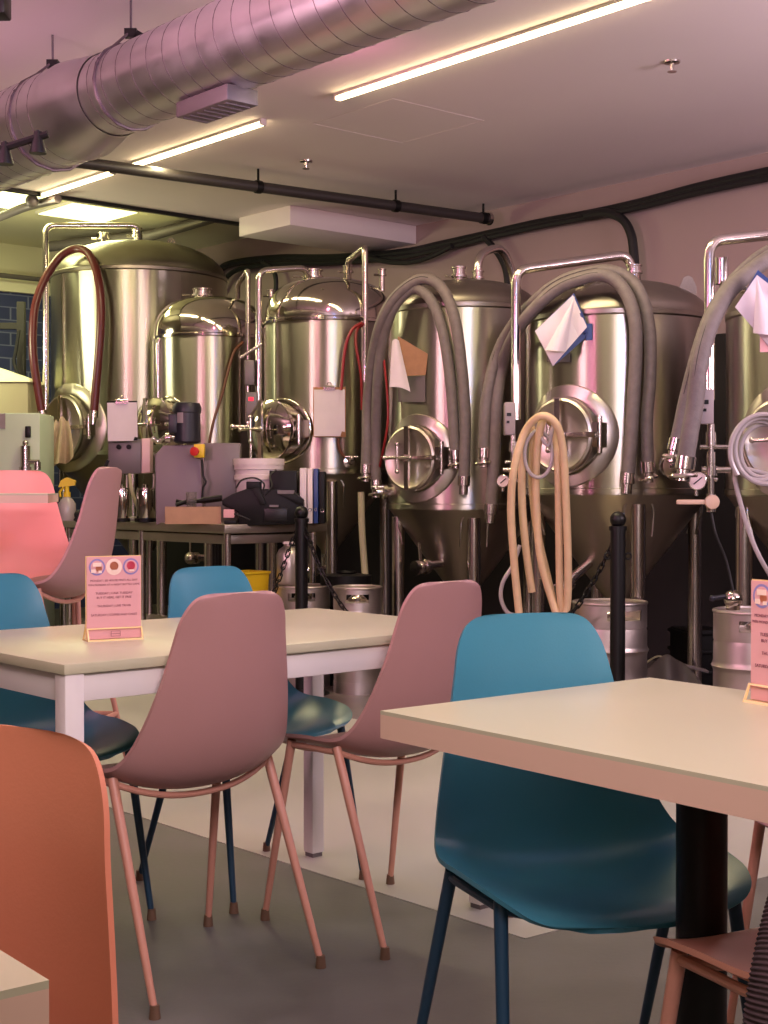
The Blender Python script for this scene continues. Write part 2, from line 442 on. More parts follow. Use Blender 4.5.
tank('A', 'largest steel tank, red hose looped over its left shoulder', 140, 11.15, .68, 269, 244, 455, 'flat', (427, .25, 'ring'))
tank('B', 'short round-topped steel tank between the largest tank and the shiny-hatch tank', 211, 10.19, .405, 336, 298, 474, 'knuckle', (425, .19, 'dome'))
tank('C', 'round-topped steel tank with bulging mirror-bright round hatch', 329, 9.2, .421, 320, 280, 474, 'knuckle', (430, .19, 'dome'))
tank('D', 'steel tank with brown board under its arched grey hoses', 464, 8.26, .442, 307, 282, 510, 'flat', (458, .185, 'ring'))
tank('E', 'steel tank with tan hose coil hanging on its round hatch', 617, 7.4, .479, 314, 283, 495, 'flat', (435, .19, 'ring'))
tank('F', 'steel tank cut off by right edge of the photo, clear tubing on hatch', 834, 6.45, .48, 306, 270, 497, 'flat', (440, .19, 'ring'))

def dome_pt(key, px, py):
    """point on the tank's vertical mid plane facing the camera"""
    return at(px, py, TANKS[key]['c'].y)
def pipe(key, pts, r=.02, name='cip_pipe', fil=.07):
    part(MB().tube(fillet(pts, fil), r, 14), name, 'chrome', TANKS[key]['o'], world=True)
def ferrule(key, px, y0, y1, r, name='ferrule', Y=None):
    Y = Y or TANKS[key]['c'].y
    a, b = at(px, y1, Y), at(px, y0, Y); b.x = a.x
    h = b.z - a.z
    mb = MB().lathe([(r * .8, -.06), (r * .8, h * .45), (r * 1.25, h * .47), (r * 1.25, h * .6), (r, h * .62), (r, h * .9), (r * 1.2, h * .92), (r * 1.2, h)], 20, a)
    mb.cyl(a + V((-r * 1.3, -r * .4, h * .53)), a + V((-r * 2.2, -r * .6, h * .53)), .008, n=8)
    part(mb, name, 'chrome', TANKS[key]['o'], world=True)
def lug(key, px, py, Y=None):
    p = at(px, py, Y or TANKS[key]['c'].y)
    poly = [p + V((dx, 0, dz)) for dx, dz in ((-.045, -.06), (.045, -.06), (.045, 0), (.022, .05), (0, .06), (-.022, .05), (-.045, 0))]
    part(MB().prism(poly, (0, .012, 0)), 'lifting_lug', 'chrome', TANKS[key]['o'], world=True)

# A
Y = 11.05
pipe('A', [at(45.7, 445, 10.72), at(45.7, 225.5, 10.72), at(139, 225.5, Y), at(139, 246, Y)], .024)
ferrule('A', 104, 233, 246, .042); ferrule('A', 137, 228, 246, .035); lug('A', 171, 245)
# B
pipe('B', [at(158, 440, 9.95), at(158, 339, 9.95), at(172, 336, 9.95)], .016, fil=.04)
pipe('B', [at(248, 430, 9.85), at(248, 270, 9.85), at(238, 284, 10.1), at(238, 298, 10.15)], .018, fil=.035)
ferrule('B', 202, 289, 303, .062); ferrule('B', 271, 290, 303, .025)
# C
pipe('C', [at(258.7, 470, 8.95), at(258.7, 270.5, 8.95), at(305, 268, 9.1), at(311, 282, 9.15)], .02)
pipe('C', [at(365, 470, 8.85), at(365, 247, 8.85), at(348, 261, 9.15), at(348, 280, 9.2)], .02, fil=.035)
ferrule('C', 312.6, 270, 286, .058); ferrule('C', 382, 269, 282, .024); ferrule('C', 348, 266, 279, .03)
# D
pipe('D', [at(478, 288, 8.25), at(478, 254, 8.25), at(502, 246, 8.4), at(514, 276, 8.5), at(515, 330, 8.5)], .024, fil=.09)
ferrule('D', 459, 267, 287, .036, Y=8.1); ferrule('D', 478, 271, 286, .03); ferrule('D', 470, 280, 287, .03)
# E
pipe('E', [at(516, 420, 7.15), at(516, 270, 7.15), at(628, 254.5, 7.4), at(634, 279, 7.4)], .024)
ferrule('E', 634, 265, 281, .036); ferrule('E', 580, 282, 292, .06, Y=7.2); lug('E', 688, 287)
# F
pipe('F', [at(709.5, 400, 6.1), at(709.5, 241, 6.1), at(830, 229, 6.4), at(834, 262, 6.4)], .023)
part(MB().cyl(at(721, 287, 6.2), at(745, 287, 6.2), .028).cyl(at(722, 284, 6.25), at(722, 258, 6.25), .03), 'level_tube', 'chrome', TANKS['F']['o'], world=True)

def tbox(key, x0, y0, x1, y1, Y, m, name, d=.06):
    a, b = at(x0, y0, Y), at(x1, y1, Y)
    o = part(MB().box(((a.x + b.x) / 2, Y + d / 2, (a.z + b.z) / 2), (b.x - a.x, d, a.z - b.z)), name, m, TANKS[key]['o'], world=True, bevel=.006)
    return o
def gauge(key, px, py, r, Y):
    p = at(px, py, Y); d = V((-p.x * .4 - .3, -p.y * .15, 0)).normalized(); d = V((-.25, -1, 0)).normalized()
    g = part(MB().lathe([(r * .9, -.02), (r, -.02), (r, .006), (r * .92, .008), (r * .92, .002), (.001, .002)], 28, p, d).cyl(p + V((0, .02, -r * 1.6)), p + V((0, .02, 0)), .008), 'pressure_gauge', 'chrome', TANKS[key]['o'], world=True)
    part(MB().lathe([(r * .9, .0022), (.001, .0026)], 28, p, d), 'dial', 'gface', g, world=True)
    q = p + d * .006
    part(MB().cyl(q + V((-r * .4, 0, -r * .35)), q + V((r * .5, -.0, r * .4)), .0025, n=6), 'needle', 'black', g, world=True)
def stack(key, px, ys, Y, rs):
    """a vertical run of small fittings"""
    mb = MB()
    for (y0, y1), r in zip(ys, rs):
        mb.cyl(at(px, y1, Y), at(px, y0, Y), r, n=12)
    part(mb, 'valve_manifold', 'chrome', TANKS[key]['o'], world=True)
# E controller and manifold
b = tbox('E', 505, 402, 515.5, 435, 6.95, 'lgbox', 'temperature_controller', .09)
part(MB().box(at(509, 414.5, 6.948), (.022, .004, .016)), 'display', 'black', b, world=True)
part(MB().box(at(508, 422, 6.948), (.014, .004, .012)), 'keypad', 'black', b, world=True)
stack('E', 513, [(435, 442), (442, 452), (452, 458), (458, 478), (478, 482), (482, 545)], 6.98, [.014, .02, .012, .016, .024, .008])
part(MB().cyl(at(503, 470, 6.98), at(530, 470, 6.98), .012), 'side_fitting', 'chrome', TANKS['E']['o'], world=True)
part(MB().cyl(at(505, 462, 6.98), at(520, 462, 6.98), .008), 'side_fitting', 'chrome', TANKS['E']['o'], world=True)
gauge('E', 503, 481, .031, 6.92)
# F controller and manifold
b = tbox('F', 699, 389, 714, 424, 5.95, 'lgbox', 'temperature_controller', .08)
part(MB().box(at(705, 402, 5.948), (.03, .004, .018)), 'display', 'blackm', b, world=True)
part(MB().box(at(704, 410, 5.948), (.02, .004, .012)), 'keypad', 'blackm', b, world=True)
stack('F', 711, [(424, 432), (432, 446), (446, 452), (452, 466), (466, 476), (476, 494), (494, 512)], 5.97, [.016, .022, .012, .018, .026, .014, .02])
part(MB().cyl(at(700, 447, 5.97), at(728, 447, 5.97), .01).cyl(at(702, 470, 5.97), at(730, 470, 5.97), .014).cyl(at(704, 476, 5.97), at(717, 480, 5.97), .01), 'side_fitting', 'chrome', TANKS['F']['o'], world=True)
gauge('F', 697.4, 481, .038, 5.9)
vh = MB().box((at(677, 502, 5.9) + at(711, 502, 5.9)) / 2, (.145, .012, .02)).lathe([(.03, -.012), (.03, .012)], 20, at(712, 502, 5.9), (0, -1, 0))
part(vh, 'valve_handle', 'tan2', TANKS['F']['o'], world=True, bevel=.003)
part(MB().tube(catmull([at(711, 512, 5.97), at(716, 535, 5.97), at(726, 560, 6.0), at(733, 590, 6.0)]), .006, 8), 'sensor_cable', 'rubber', TANKS['F']['o'], world=True)
# C controllers
b = tbox('C', 244.5, 360, 254, 385, 8.9, 'gbox', 'temperature_controller', .07)
b2 = tbox('C', 246, 392, 257, 421, 8.88, 'gbox', 'flow_controller', .07)
part(MB().box(at(251, 399, 8.878), (.028, .004, .022)), 'status_light', mat('red_lamp', (255, 40, 60), .4, emit=(255, 30, 60), estr=2.5), b2, world=True)
part(MB().cyl(at(232, 427, 8.86), at(262, 427, 8.86), .012).ball(at(233, 427, 8.86), .02).cyl(at(251, 421, 8.86), at(251, 465, 8.86), .012), 'side_fitting', 'chrome', TANKS['C']['o'], world=True)
part(MB().cyl(at(240, 358, 8.9), at(262, 344, 8.9), .01), 'support_rod', 'chrome', TANKS['C']['o'], world=True)
# sampling ports low on C, D, E
for key, x, y in (('C', 348, 462), ('D', 391, 492), ('E', 669, 466)):
    p = surf(key, x, y, .0); q = surf(key, x, y, .07); rr = .05 if key == 'E' else .03
    d = (p - TANKS[key]['c']); d.z = 0; d.normalize()
    part(MB().lathe([(rr, -.02), (rr, .03), (rr * 1.35, .03), (rr * 1.35, .05), (rr * .7, .055), (rr * .5, .09)], 24, p, d).ball(p + d * .09 + V((0, 0, .02)), .018, 10, 6).cyl(p + d * .07 + V((-.04, 0, .03)), p + d * .07 + V((.04, 0, .03)), .007), 'sample_port', 'chrome', TANKS[key]['o'], world=True)
# racking valves on the cones of D and E
def racking(key, px, py, px2, py2, r):
    T = TANKS[key]; c = T['c']
    a = at(px, py, c.y - T['R'] * .62); b = at(px2, py2, c.y - T['R'] * .25)
    d = (a - b).normalized()
    mb = MB().cyl(b, a, r, n=16).lathe([(r * 1.7, -.012), (r * 1.7, .012)], 18, a.lerp(b, .3), d).lathe([(r * 1.6, -.01), (r * 1.6, .01)], 18, a, d)
    mb.ball(a.lerp(b, .15), r * 1.5, 14, 8).cyl(a.lerp(b, .15), a.lerp(b, .15) + V((-.01, -.01, .14)), .009, n=8)
    part(mb, 'racking_valve', 'chrome', T['o'], world=True)
racking('D', 416, 568, 448, 562, .026)
racking('E', 557, 592, 590, 562, .026)
# plates on the tank fronts
for key, x0, y0, x1, y1 in (('D', 398, 376, 425, 402), ('E', 547, 352, 570, 362)):
    a = surf(key, x0, y0, .004); bq = surf(key, x1, y1, .004)
    m_ = MB().sheet(lambda u, v: surf(key, x0 + (x1 - x0) * u, y0 + (y1 - y0) * v, .006), 6, 2, .003)
    part(m_, 'data_plate', 'gbox', TANKS[key]['o'], world=True)

# ------------------------------------------------------------------ hoses, cables
def hose(name, label, cat, pts, r, m, group=None, ends=(1, 1), n=12, k=7, cm='chrome', elen=.09):
    P = catmull(pts, k)
    t = thing(name, label, cat, pts[0], 0, group)
    part(MB().tube(P, r, n), 'tube', m, t, world=True)
    if m == 'ghose':
        part(MB().tube([p + V((-.45, -.75, .25)).normalized() * r * .96 for p in P[len(P) // 5: len(P) // 2 + 4]], .0022, 5), 'print_line', 'rubber', t, world=True)
    for flag, p, d in ((ends[0], P[0], (P[0] - P[2]).normalized()), (ends[1], P[-1], (P[-1] - P[-3]).normalized())):
        if flag:
            c = MB().lathe([(r * .8, -.01), (r * 1.12, -.01), (r * 1.12, elen * .45), (r * .8, elen * .5), (r * .8, elen), (r * .5, elen + .002)], 18, p, d)
            cc = part(c, 'coupling', cm, t, world=True)
            if flag == 2:
                part(MB().torus(p + d * elen * .75, d + V((.15, 0, .1)), r * 1.35, .009, 20, 6), 'clamp', 'chrome', cc, world=True)
    return t
G4 = 'grey hoses looped over the tanks'
off = .07
def tk(key, pts, off=.06, ytop=None):
    out = []
    T = TANKS[key]
    for x, y in pts:
        p = surf(key, x, y, off)
        if p.z > T['zr']:          # over the dome: lean back towards the tank top
            k = min(1, (p.z - T['zr']) / .25) * .12
            q = at(x, y, p.y + k)
            p = q
        out.append(p)
    return out
hose('hanging_hose', 'outer thick grey hose arched over tank with brown board', 'hose', tk('D', [(366, 466), (367, 440), (368, 400), (374, 350), (384, 315), (400, 292), (422, 279), (441, 287), (454, 316), (461, 360), (465, 410), (465, 450), (464, 478)], .10), .031, 'ghose', G4, (2, 1))
hose('hanging_hose', 'inner thick grey hose nested under outer arch beside brown board', 'hose', tk('D', [(376, 482), (376, 440), (377, 395), (381, 350), (390, 315), (403, 296), (416, 289), (430, 299), (441, 325), (448, 362), (452, 400), (455, 452)], .07), .030, 'ghose', G4, (2, 2))
hose('hanging_hose', 'grey hose passing in front of blue clipboard tank, left end hanging lowest', 'hose', tk('E', [(491, 506), (494, 460), (497, 400), (503, 362), (518, 329), (540, 303), (560, 287), (580, 279), (600, 275), (616, 281), (628, 297), (635, 322), (636, 350), (634, 390), (631, 440), (628, 475)], .10), .032, 'ghose', G4, (1, 1))
hose('hanging_hose', 'grey hose behind its twin on the tan coil tank, ending further right', 'hose', tk('E', [(484, 450), (485, 420), (488, 390), (498, 352), (515, 322), (538, 298), (562, 281), (590, 272), (612, 271), (632, 281), (644, 302), (650, 335), (650, 380), (647, 420), (648, 464)], .065), .030, 'ghose', G4, (2, 2))
hose('hanging_hose', 'nearest grey hose crossing far-right tank edge, lower coupling beside gauge', 'hose', [at(686, 459, 5.75), at(690, 432, 5.75), at(695, 405, 5.75), at(699, 367, 5.75), at(706, 337, 5.78), at(715, 314, 5.82), at(729, 291, 5.88), at(749, 273, 5.95), at(772, 257, 6.0), at(805, 246, 6.1), at(840, 256, 6.1), at(862, 300, 6.0), at(868, 400, 5.95)], .036, 'ghose', G4, (2, 1))
hose('hanging_hose', 'thinner grey hose behind far-right hose with higher coupling', 'hose', [at(676, 441, 5.9), at(680, 424, 5.9), at(685, 400, 5.9), at(692, 372, 5.9), at(701, 340, 5.92), at(712, 312, 5.95), at(733, 281, 6.0), at(765, 253, 6.08), at(806, 238, 6.2), at(846, 250, 6.2), at(874, 300, 6.15), at(880, 390, 6.1)], .027, 'ghose', G4, (2, 1))
hose('hanging_hose', 'dark red hose looped over left shoulder of the largest tank', 'hose', [at(42, 412, 10.43), at(38, 389, 10.43), at(33.5, 358, 10.43), at(33, 329, 10.45), at(36, 303, 10.48), at(46, 277, 10.53), at(61, 256, 10.58), at(76, 249, 10.58), at(87, 252, 10.53), at(95, 266, 10.45), at(100, 290, 10.38), at(101, 319, 10.35), at(98.5, 358, 10.35), at(96, 387, 10.35), at(94, 412, 10.35)], .031, 'rhose', None, (1, 1))
# tan hose coil hung on the hatch of tank E: one hose in several long loops
def he(px, py, o=.16): return at(px, py, 6.72 - o * .3)
coil = [he(519, 613, .1), he(514, 560, .1), he(511, 510, .2), he(514, 470, .3), he(525, 432, .3), (he(541, 416, .5)), he(556, 424, .5), he(563, 450, .4), he(566, 500, .3), he(568, 560, .2), he(567, 606, .1), he(560, 620, .1), he(552, 600, .0), he(541, 560, .0), he(537, 520, .0), he(536, 470, .1), he(540, 430, .3), he(546, 418, .3), he(555, 432, .2), he(558, 470, .2), he(559, 530, .1), he(560, 590, .05), he(563, 622, .0), he(556, 612, -.1), he(547, 575, -.1), he(537, 530, -.1), he(532, 480, -.1), he(533, 440, 0), he(530, 428, .1), he(523, 450, .05), he(522, 500, 0), he(526, 550, -.05), he(532, 592, -.1)]
hose('hanging_hose', 'tan rubber hose coiled in long loops on the round tank hatch', 'hose', coil, .0185, 'bhose', None, (0, 0), 12, 6)
# small clear tube inside the tan coil
def loop(cx, cy, rx, ry, n, Yc, dY, wob=0., a0=0.):
    out = []
    for i in range(n * 14):
        a = a0 + 2 * PI * i / 14; k = i / 14
        out.append(at(cx + (rx - wob * k) * math.cos(a) + wob * math.sin(k * 2.1), cy + (ry - wob * k) * math.sin(a), Yc + dY * k))
    return out
hose('hanging_tube', 'thin clear tube looped behind tan hose coil', 'tube', loop(537, 454, 15, 24, 1, 6.66, -.02, 1.5, -1.2) + [at(548, 446, 6.62), at(553, 425, 6.62)], .009, 'chose', None, (0, 0), 8, 3)
hose('hanging_tube', 'thin grey tube sagging to the floor left of tan coil', 'tube', [at(520, 545, 6.75), at(513, 565, 6.75), at(503, 582, 6.75), at(501, 598, 6.75), at(507, 612, 6.75), at(517, 616, 6.75)], .010, 'chose', None, (0, 0), 8, 5)
hose('hanging_tube', 'thick bundle of clear tubing coiled on the rightmost tank hatch', 'tube', loop(762, 450, 33, 37, 4, 5.45, .015, 3.4, 2.4) + [at(735, 470, 5.5), at(741, 505, 5.5), at(752, 540, 5.5), at(764, 565, 5.5), at(780, 590, 5.55)], .0095, 'chose', None, (0, 0), 8, 3)
# thin lines on tanks B, C, D
hose('hanging_tube', 'thin red tube from tall pipe down to clipboard on shiny-hatch tank', 'tube', [at(362, 323, 8.72), at(352, 330, 8.7), at(345, 350, 8.7), at(341, 390, 8.68)], .010, 'redw', None, (0, 0), 8)
hose('hanging_tube', 'thin red tube hanging beside tall pipe left of grey hoses', 'tube', [at(364, 324, 8.76), at(357, 330, 8.74), at(356, 345, 8.72), at(361, 375, 8.72), at(362, 410, 8.72)], .009, 'redw', None, (0, 0), 8)
hose('hanging_tube', 'thin red tube behind white folded paper on tank', 'tube', tk('D', [(384, 360), (387, 390), (388, 420), (384, 446), (379, 470)], .05), .007, 'redw', None, (0, 0), 8)
hose('hanging_tube', 'brown cable curving down the short round-topped tank', 'cable', tk('B', [(243, 342), (234, 352), (228, 372), (222, 395), (214, 420), (209, 444)], .03), .010, 'brownw', None, (0, 0), 8)
hose('hanging_tube', 'brown tube curling below clipboard on shiny-hatch tank', 'tube', tk('C', [(338, 438), (340, 450), (346, 458), (354, 462)], .03), .010, 'brownw', None, (0, 0), 8)
hose('hanging_tube', 'pale hose hanging straight down to keg between two tanks', 'hose', [at(361, 492, 8.3), at(362, 530, 8.3), at(364, 560, 8.3), at(366, 588, 8.28)], .020, 'bin', None, (0, 0), 10)

def cable(label, pts, r, off=.05):
    P = catmull([wallpt(x, y, off) for x, y in pts], 6)
    solo(MB().tube(P, r, 8), 'wall_mounted_cable', 'rubber', label, 'cable', P[0])
cable('black cable sweeping along full length of pink back wall', [(800, 166), (768, 172), (700, 187), (640, 203), (590, 214), (540, 223), (490, 234), (440, 245), (400, 253), (330, 258), (280, 258), (240, 262), (222, 268), (214, 284)], .032)
cable('thinner black cable just beneath the long one on back wall', [(800, 172), (768, 178), (700, 192), (640, 207), (600, 215), (540, 226), (490, 237), (445, 248), (400, 257), (330, 263), (280, 264), (244, 268), (228, 276), (220, 290)], .022, .09)
cable('black cable dropping from wall run behind tan coil tank', [(586, 215), (606, 213), (622, 219), (631, 234), (634, 256), (636, 285)], .03, .10)
cable('short black cable dropping behind the hose-arch tank', [(484, 237), (494, 248), (503, 262), (507, 276), (508, 300)], .024, .1)
cable('sagging black cable below wall run near ceiling soffit', [(370, 258), (390, 262), (412, 262), (432, 256), (452, 246)], .02, .12)
cable('black cable loop hanging below soffit above round-topped tanks', [(262, 262), (272, 268), (276, 280), (275, 300)], .02, .12)

# ------------------------------------------------------------------ clipboards and papers on the tanks
def board(label, c, w, h, yaw, tilt, bm, paper=(0, 0, .92, .9), clipw=.06, curl=0., cm='chrome', name='hanging_clipboard', pitch=0.):
    t = thing(name, label, 'clipboard', c, rot=(Matrix.Rotation(yaw, 3, 'Z') @ Matrix.Rotation(pitch, 3, 'X') @ Matrix.Rotation(tilt, 3, 'Y')).to_euler())
    part(MB().box((0, 0, 0), (w, .005, h)), 'board', bm, t, bevel=.002)
    pw, ph = w * paper[2], h * paper[3]
    def fn(u, v):
        k = max(0, (v - .35)) ** 2
        return V((paper[0] + (u - .5) * pw * (1 - curl * .8 * k) + curl * .1 * k * (u - .5), -.006 - .004 * math.sin(u * 5) * v - curl * k * abs(u - .35) * .5, paper[1] + h * .46 - v * ph))
    part(MB().sheet(fn, 10, 12, .0012), 'paper', 'paper', t)
    part(MB().box((0, -.008, h / 2 - .008), (clipw * 1.2, .014, .018)).cyl((-clipw / 2, -.012, h / 2 + .002), (clipw / 2, -.012, h / 2 + .002), .007, n=10).torus((0, -.006, h / 2 + .016), (0, 1, 0), .012, .0025, 16, 5), 'clip', cm, t)
    return t
board('clipboard with plain white sheet hung on shiny-hatch tank', surf('C', 329.5, 412, .03), 33 * 8.75 / 1420, 50 * 8.75 / 1420, R_(-4), R_(0), 'board', (0, -.004, .94, .93))
board('clipboard with white sheet hung above grey box by largest tank', at(122.5, 421, 8.55), 30 * 8.55 / 1420, 40 * 8.55 / 1420, R_(4), R_(-1), 'blackm', (0, 0, .98, .96))
# D: brown board with folded white sheet beside it
t = thing('hanging_clipboard', 'brown board with white sheet curling off it under arched hoses', 'clipboard', surf('D', 408, 366, .05))
dY = t.location.y
def poly_at(pts, Yd): return [at(x, y, Yd) for x, y in pts]
part(MB().prism(poly_at([(397.5, 336), (428, 354), (425.5, 375), (406, 376), (399, 352)], dY - .02), (0, .008, 0)), 'board', 'board', t, world=True)
part(MB().prism(poly_at([(427, 356), (430.5, 359), (427, 374), (424.5, 375)], dY - .012), (0, .02, 0)), 'clip', 'blackm', t, world=True)
part(MB().sheet(lambda u, v: at(392 + u * 7 - v * 2.5 + (u * v) * 14, 341 + v * 46 + u * v * 5 - 2 * math.sin(u * 3), dY - .04 - .02 * math.sin(u * PI)), 8, 8, .0012), 'paper', 'paper', t, world=True)
# E: tilted blue board with curling sheets
def tilted_board(key, label, quad, bq, fold, Yd):
    t = thing('hanging_clipboard', label, 'clipboard', at(quad[0][0], quad[0][1], Yd))
    part(MB().prism(poly_at(bq, Yd), (0, .007, 0)), 'board', 'bboard', t, world=True)
    (a, b, c, d) = quad
    def fn(u, v):
        x = (a[0] * (1 - u) + b[0] * u) * (1 - v) + (d[0] * (1 - u) + c[0] * u) * v
        y = (a[1] * (1 - u) + b[1] * u) * (1 - v) + (d[1] * (1 - u) + c[1] * u) * v
        return at(x, y, Yd - .012 - .03 * abs(math.sin(u * 4.2)) * v)
    part(MB().sheet(fn, 16, 10, .0012), 'paper', 'paper', t, world=True)
    part(MB().sheet(lambda u, v: at(fold[0][0] + (fold[1][0] - fold[0][0]) * v + u * v * (fold[2][0] - fold[1][0]), fold[0][1] + (fold[1][1] - fold[0][1]) * v + u * v * (fold[2][1] - fold[1][1]), Yd - .05 - .035 * math.sin(u * PI) * v), 8, 10, .0012), 'folded_sheet', 'paper', t, world=True)
    return t
yE = surf('E', 565, 325, .06).y
t = tilted_board('E', 'blue clipboard tilted on tan coil tank with curled white sheets', [(535, 331), (573, 295), (587, 327), (553, 366)], [(536, 330), (574, 293), (591, 333), (555, 365)], [(575, 296), (545, 350), (566, 352)], yE)
part(MB().cyl(at(581, 313, yE - .02), at(586, 333, yE - .02), .010, n=8).box(at(589, 332, yE - .005), (.03, .02, .08)), 'clip', 'bboard', t, world=True)
yF = 5.82
t = tilted_board('F', 'clipboard with long curled white sheets on the rightmost tank', [(735, 307), (757, 275), (790, 300), (772, 350)], [(738, 305), (758, 270), (794, 300), (768, 347)], [(757, 277), (753, 333), (778, 336)], yF)
part(MB().sheet(lambda u, v: at(760 + 20 * u, 332 + 20 * v, yF + .0), 2, 2, .001), 'pink_sheet', 'pinkcard', t, world=True)
# towel on the big tank's hatch
tw = MB().sheet(lambda u, v: at(60 + (u - .5) * (8 + 26 * v ** .8) - 4 * v + 4 * u * (1 - v), 419 + 52 * v * (1 - .3 * u * u) + 3 * math.sin(u * 9), 10.02 - .05 * math.sin(u * 14) * v - .03 * (1 - v)), 24, 14, .006)
solo(tw, 'hanging_towel', 'towel', 'beige towel hanging on the hatch of the largest tank', 'towel', at(60, 440, 10.02), angle=60)

# ------------------------------------------------------------------ duct and ceiling services
dc = V((-244 * 5.75 / F, 5.75, zat(84, 5.75)))
dd = U.copy()
dct = thing('hanging_duct', 'large silver spiral duct crossing under the ceiling', 'duct', dc)
rD = .167
def seams(mb, a, b, r, pitch):
    d = (b - a); L = d.length; d.normalize(); x, y, _ = frame(d)
    n = int(L / pitch)
    for i in range(n):
        pts = [a + d * ((i + k / 28) * pitch) + (x * math.cos(2 * PI * k / 28) + y * math.sin(2 * PI * k / 28)) * r for k in range(29)]
        mb.tube(pts, .0022, 4, False)
a0, a1 = dc - dd * .2, dc + dd * 6.5
part(MB().cyl(a0, a1, rD, n=64), 'straight_run', 'galv', dct, world=True)
ms = MB(); seams(ms, a0 + dd * .02, a1, rD, .112); part(ms, 'spiral_seam', 'seam', dct, world=True)
rL = .206; l0 = dc - dd * .46 + V((0, 0, -.012))
part(MB().tube([a0, a0 - dd * .04, l0, l0 - dd * .02], [rD + .004, rD + .006, rL + .004, rL + .004], 64, False), 'reducer', 'galv', dct, world=True)
l1 = l0 - dd * 3.2
part(MB().cyl(l0, l1, rL, n=64), 'wide_run', 'galv', dct, world=True)
ms = MB(); seams(ms, l0, l1, rL, .10); part(ms, 'spiral_seam', 'seam', dct, world=True)
for s_ in (-.72, -.06, 2.2):
    c = dc + dd * s_ + (V((0, 0, -.015)) if s_ < -.4 else V()); r = rL if s_ < -.4 else rD
    hb = MB(); x, y, d_ = frame(dd)
    hb.tube([c + (x * math.cos(k * PI / 8) + y * math.sin(k * PI / 8)) * (r + .004) for k in range(17)], .007, 6)
    top = c + V((0, 0, r + .06)); hb.cyl(top - V((0, 0, .06)), V((top.x, top.y, CEIL)), .005, n=8)
    for sg in (-1, 1): hb.cyl(top, c + N * (sg * r * .9) + V((0, 0, r * .5)), .006, n=6)
    hg_ = part(hb, 'hanger', 'seam', dct, world=True)
    part(MB().box(top - V((0, 0, .01)), (.05, .03, .035)).box(top + V((.03, 0, -.03)), (.03, .03, .05), Matrix.Rotation(.5, 3, 'Y')), 'hanger_clip', 'black', hg_, world=True)
# air register under the duct
rc = at(205, 108, 6.05)
an = Matrix.Rotation(math.atan2(U.y, U.x), 3, 'Z')
rr_ = dc + dd * .55 + V((0, 0, -rD - .026))
ar = thing('hanging_air_register', 'flat grey air register fixed under the spiral duct', 'vent', rr_)
part(MB().box(rr_, (.34, .14, .06), an), 'register_body', 'gbox', ar, world=True, bevel=.006)
lv = MB()
for i in range(7): lv.box(rr_ + U * (-.14 + .046 * i) + V((0, 0, -.031)), (.006, .11, .008), an)
part(lv, 'louvre', 'seam', ar, world=True)
# second round duct end peeking in at the left edge
d2 = at(-22, 66, 5.2)
t = thing('hanging_duct', 'round silver duct end peeking in at upper left edge', 'duct', d2)
part(MB().lathe([(.09, -.9), (.10, -.9), (.10, -.03), (.108, -.02), (.108, 0), (.085, 0), (.085, -.9)], 40, d2, (1, .25, 0), True), 'duct_body', 'galv', t, world=True)
part(MB().cyl(d2 + V((-.3, 0, .08)), V((d2.x - .3, d2.y, CEIL)), .006), 'hanger', 'chrome', t, world=True)
# LED strips, one row
s0 = onz(338, 98, CEIL - .022)
def on_line(px, py):
    p = onz(px, py, CEIL - .022); return (p - s0).dot(U)
strips = [(0, on_line(720, -22), 'longest glowing ceiling strip, reaching the top edge of the photo'),
          (on_line(125, 163), on_line(258, 122), 'middle glowing ceiling strip, just under the spiral duct'),
          (on_line(32, 193), on_line(104, 171), 'farthest glowing ceiling strip, above largest tank')]
def strip(c, L, label, group='LED strips in a row on the ceiling'):
    t = thing('ceiling_strip_light', label, 'light', c, math.atan2(U.y, U.x), group)
    part(MB().box((0, 0, .014), (L, .036, .016)), 'housing', 'white_mtl', t, bevel=.002)
    part(MB().box((0, 0, -.004), (L * .995, .030, .02)), 'diffuser', 'led', t, bevel=.006)
    for s_ in (-1, 1): part(MB().box((s_ * (L / 2 + .006), 0, .004), (.012, .038, .034)), 'end_cap', 'white_mtl', t)
    # lamp light of the strip
    ld = bpy.data.lights.new('strip_lamp', 'AREA'); ld.shape = 'RECTANGLE'; ld.size = L; ld.size_y = .05
    return ld
for a, b_, lb in strips:
    strip(s0 + U * ((a + b_) / 2), b_ - a, lb)
# black sprinkler main
p0, p1 = onz(490, 219, 3.0), onz(85, 163, 2.98)
M['iron'] = mat('dark_iron_pipe', (50, 45, 44), .5)
sm = thing('hanging_sprinkler_pipe', 'long black pipe slung under the ceiling beside soffit', 'pipe', p0)
part(MB().cyl(p0, p1 + (p1 - p0) * .4, .034, n=18), 'pipe_run', 'iron', sm, world=True)
for fr_ in (.02, .27, .62):
    q = p0.lerp(p1, fr_)
    part(MB().lathe([(.04, -.02), (.042, 0), (.04, .02)], 18, q, (p1 - p0).normalized()).cyl(q, V((q.x, q.y, CEIL)), .008), 'pipe_hanger', 'blackm', sm, world=True)
part(MB().lathe([(.02, -.03), (.045, -.03), (.045, .0), (.02, .0)], 18, p0, (p0 - p1).normalized()), 'end_cap', 'chrome', sm, world=True)
# sprinkler heads
for (px, py), lb in (((672, 72), 'small sprinkler head on ceiling far from the duct'), ((306, 169), 'small sprinkler head on ceiling between duct and black pipe')):
    p = onz(px, py, CEIL - .05); p.z = CEIL
    t = thing('ceiling_sprinkler', lb, 'sprinkler', p, 0, 'ceiling sprinklers')
    part(MB().lathe([(.04, 0), (.038, -.008), (.012, -.012), (.01, -.03), (.006, -.045)], 20), 'sprinkler_body', 'chrome', t)
    part(MB().lathe([(.022, -.05), (.022, -.047), (.004, -.045)], 14), 'deflector', 'chrome', t)
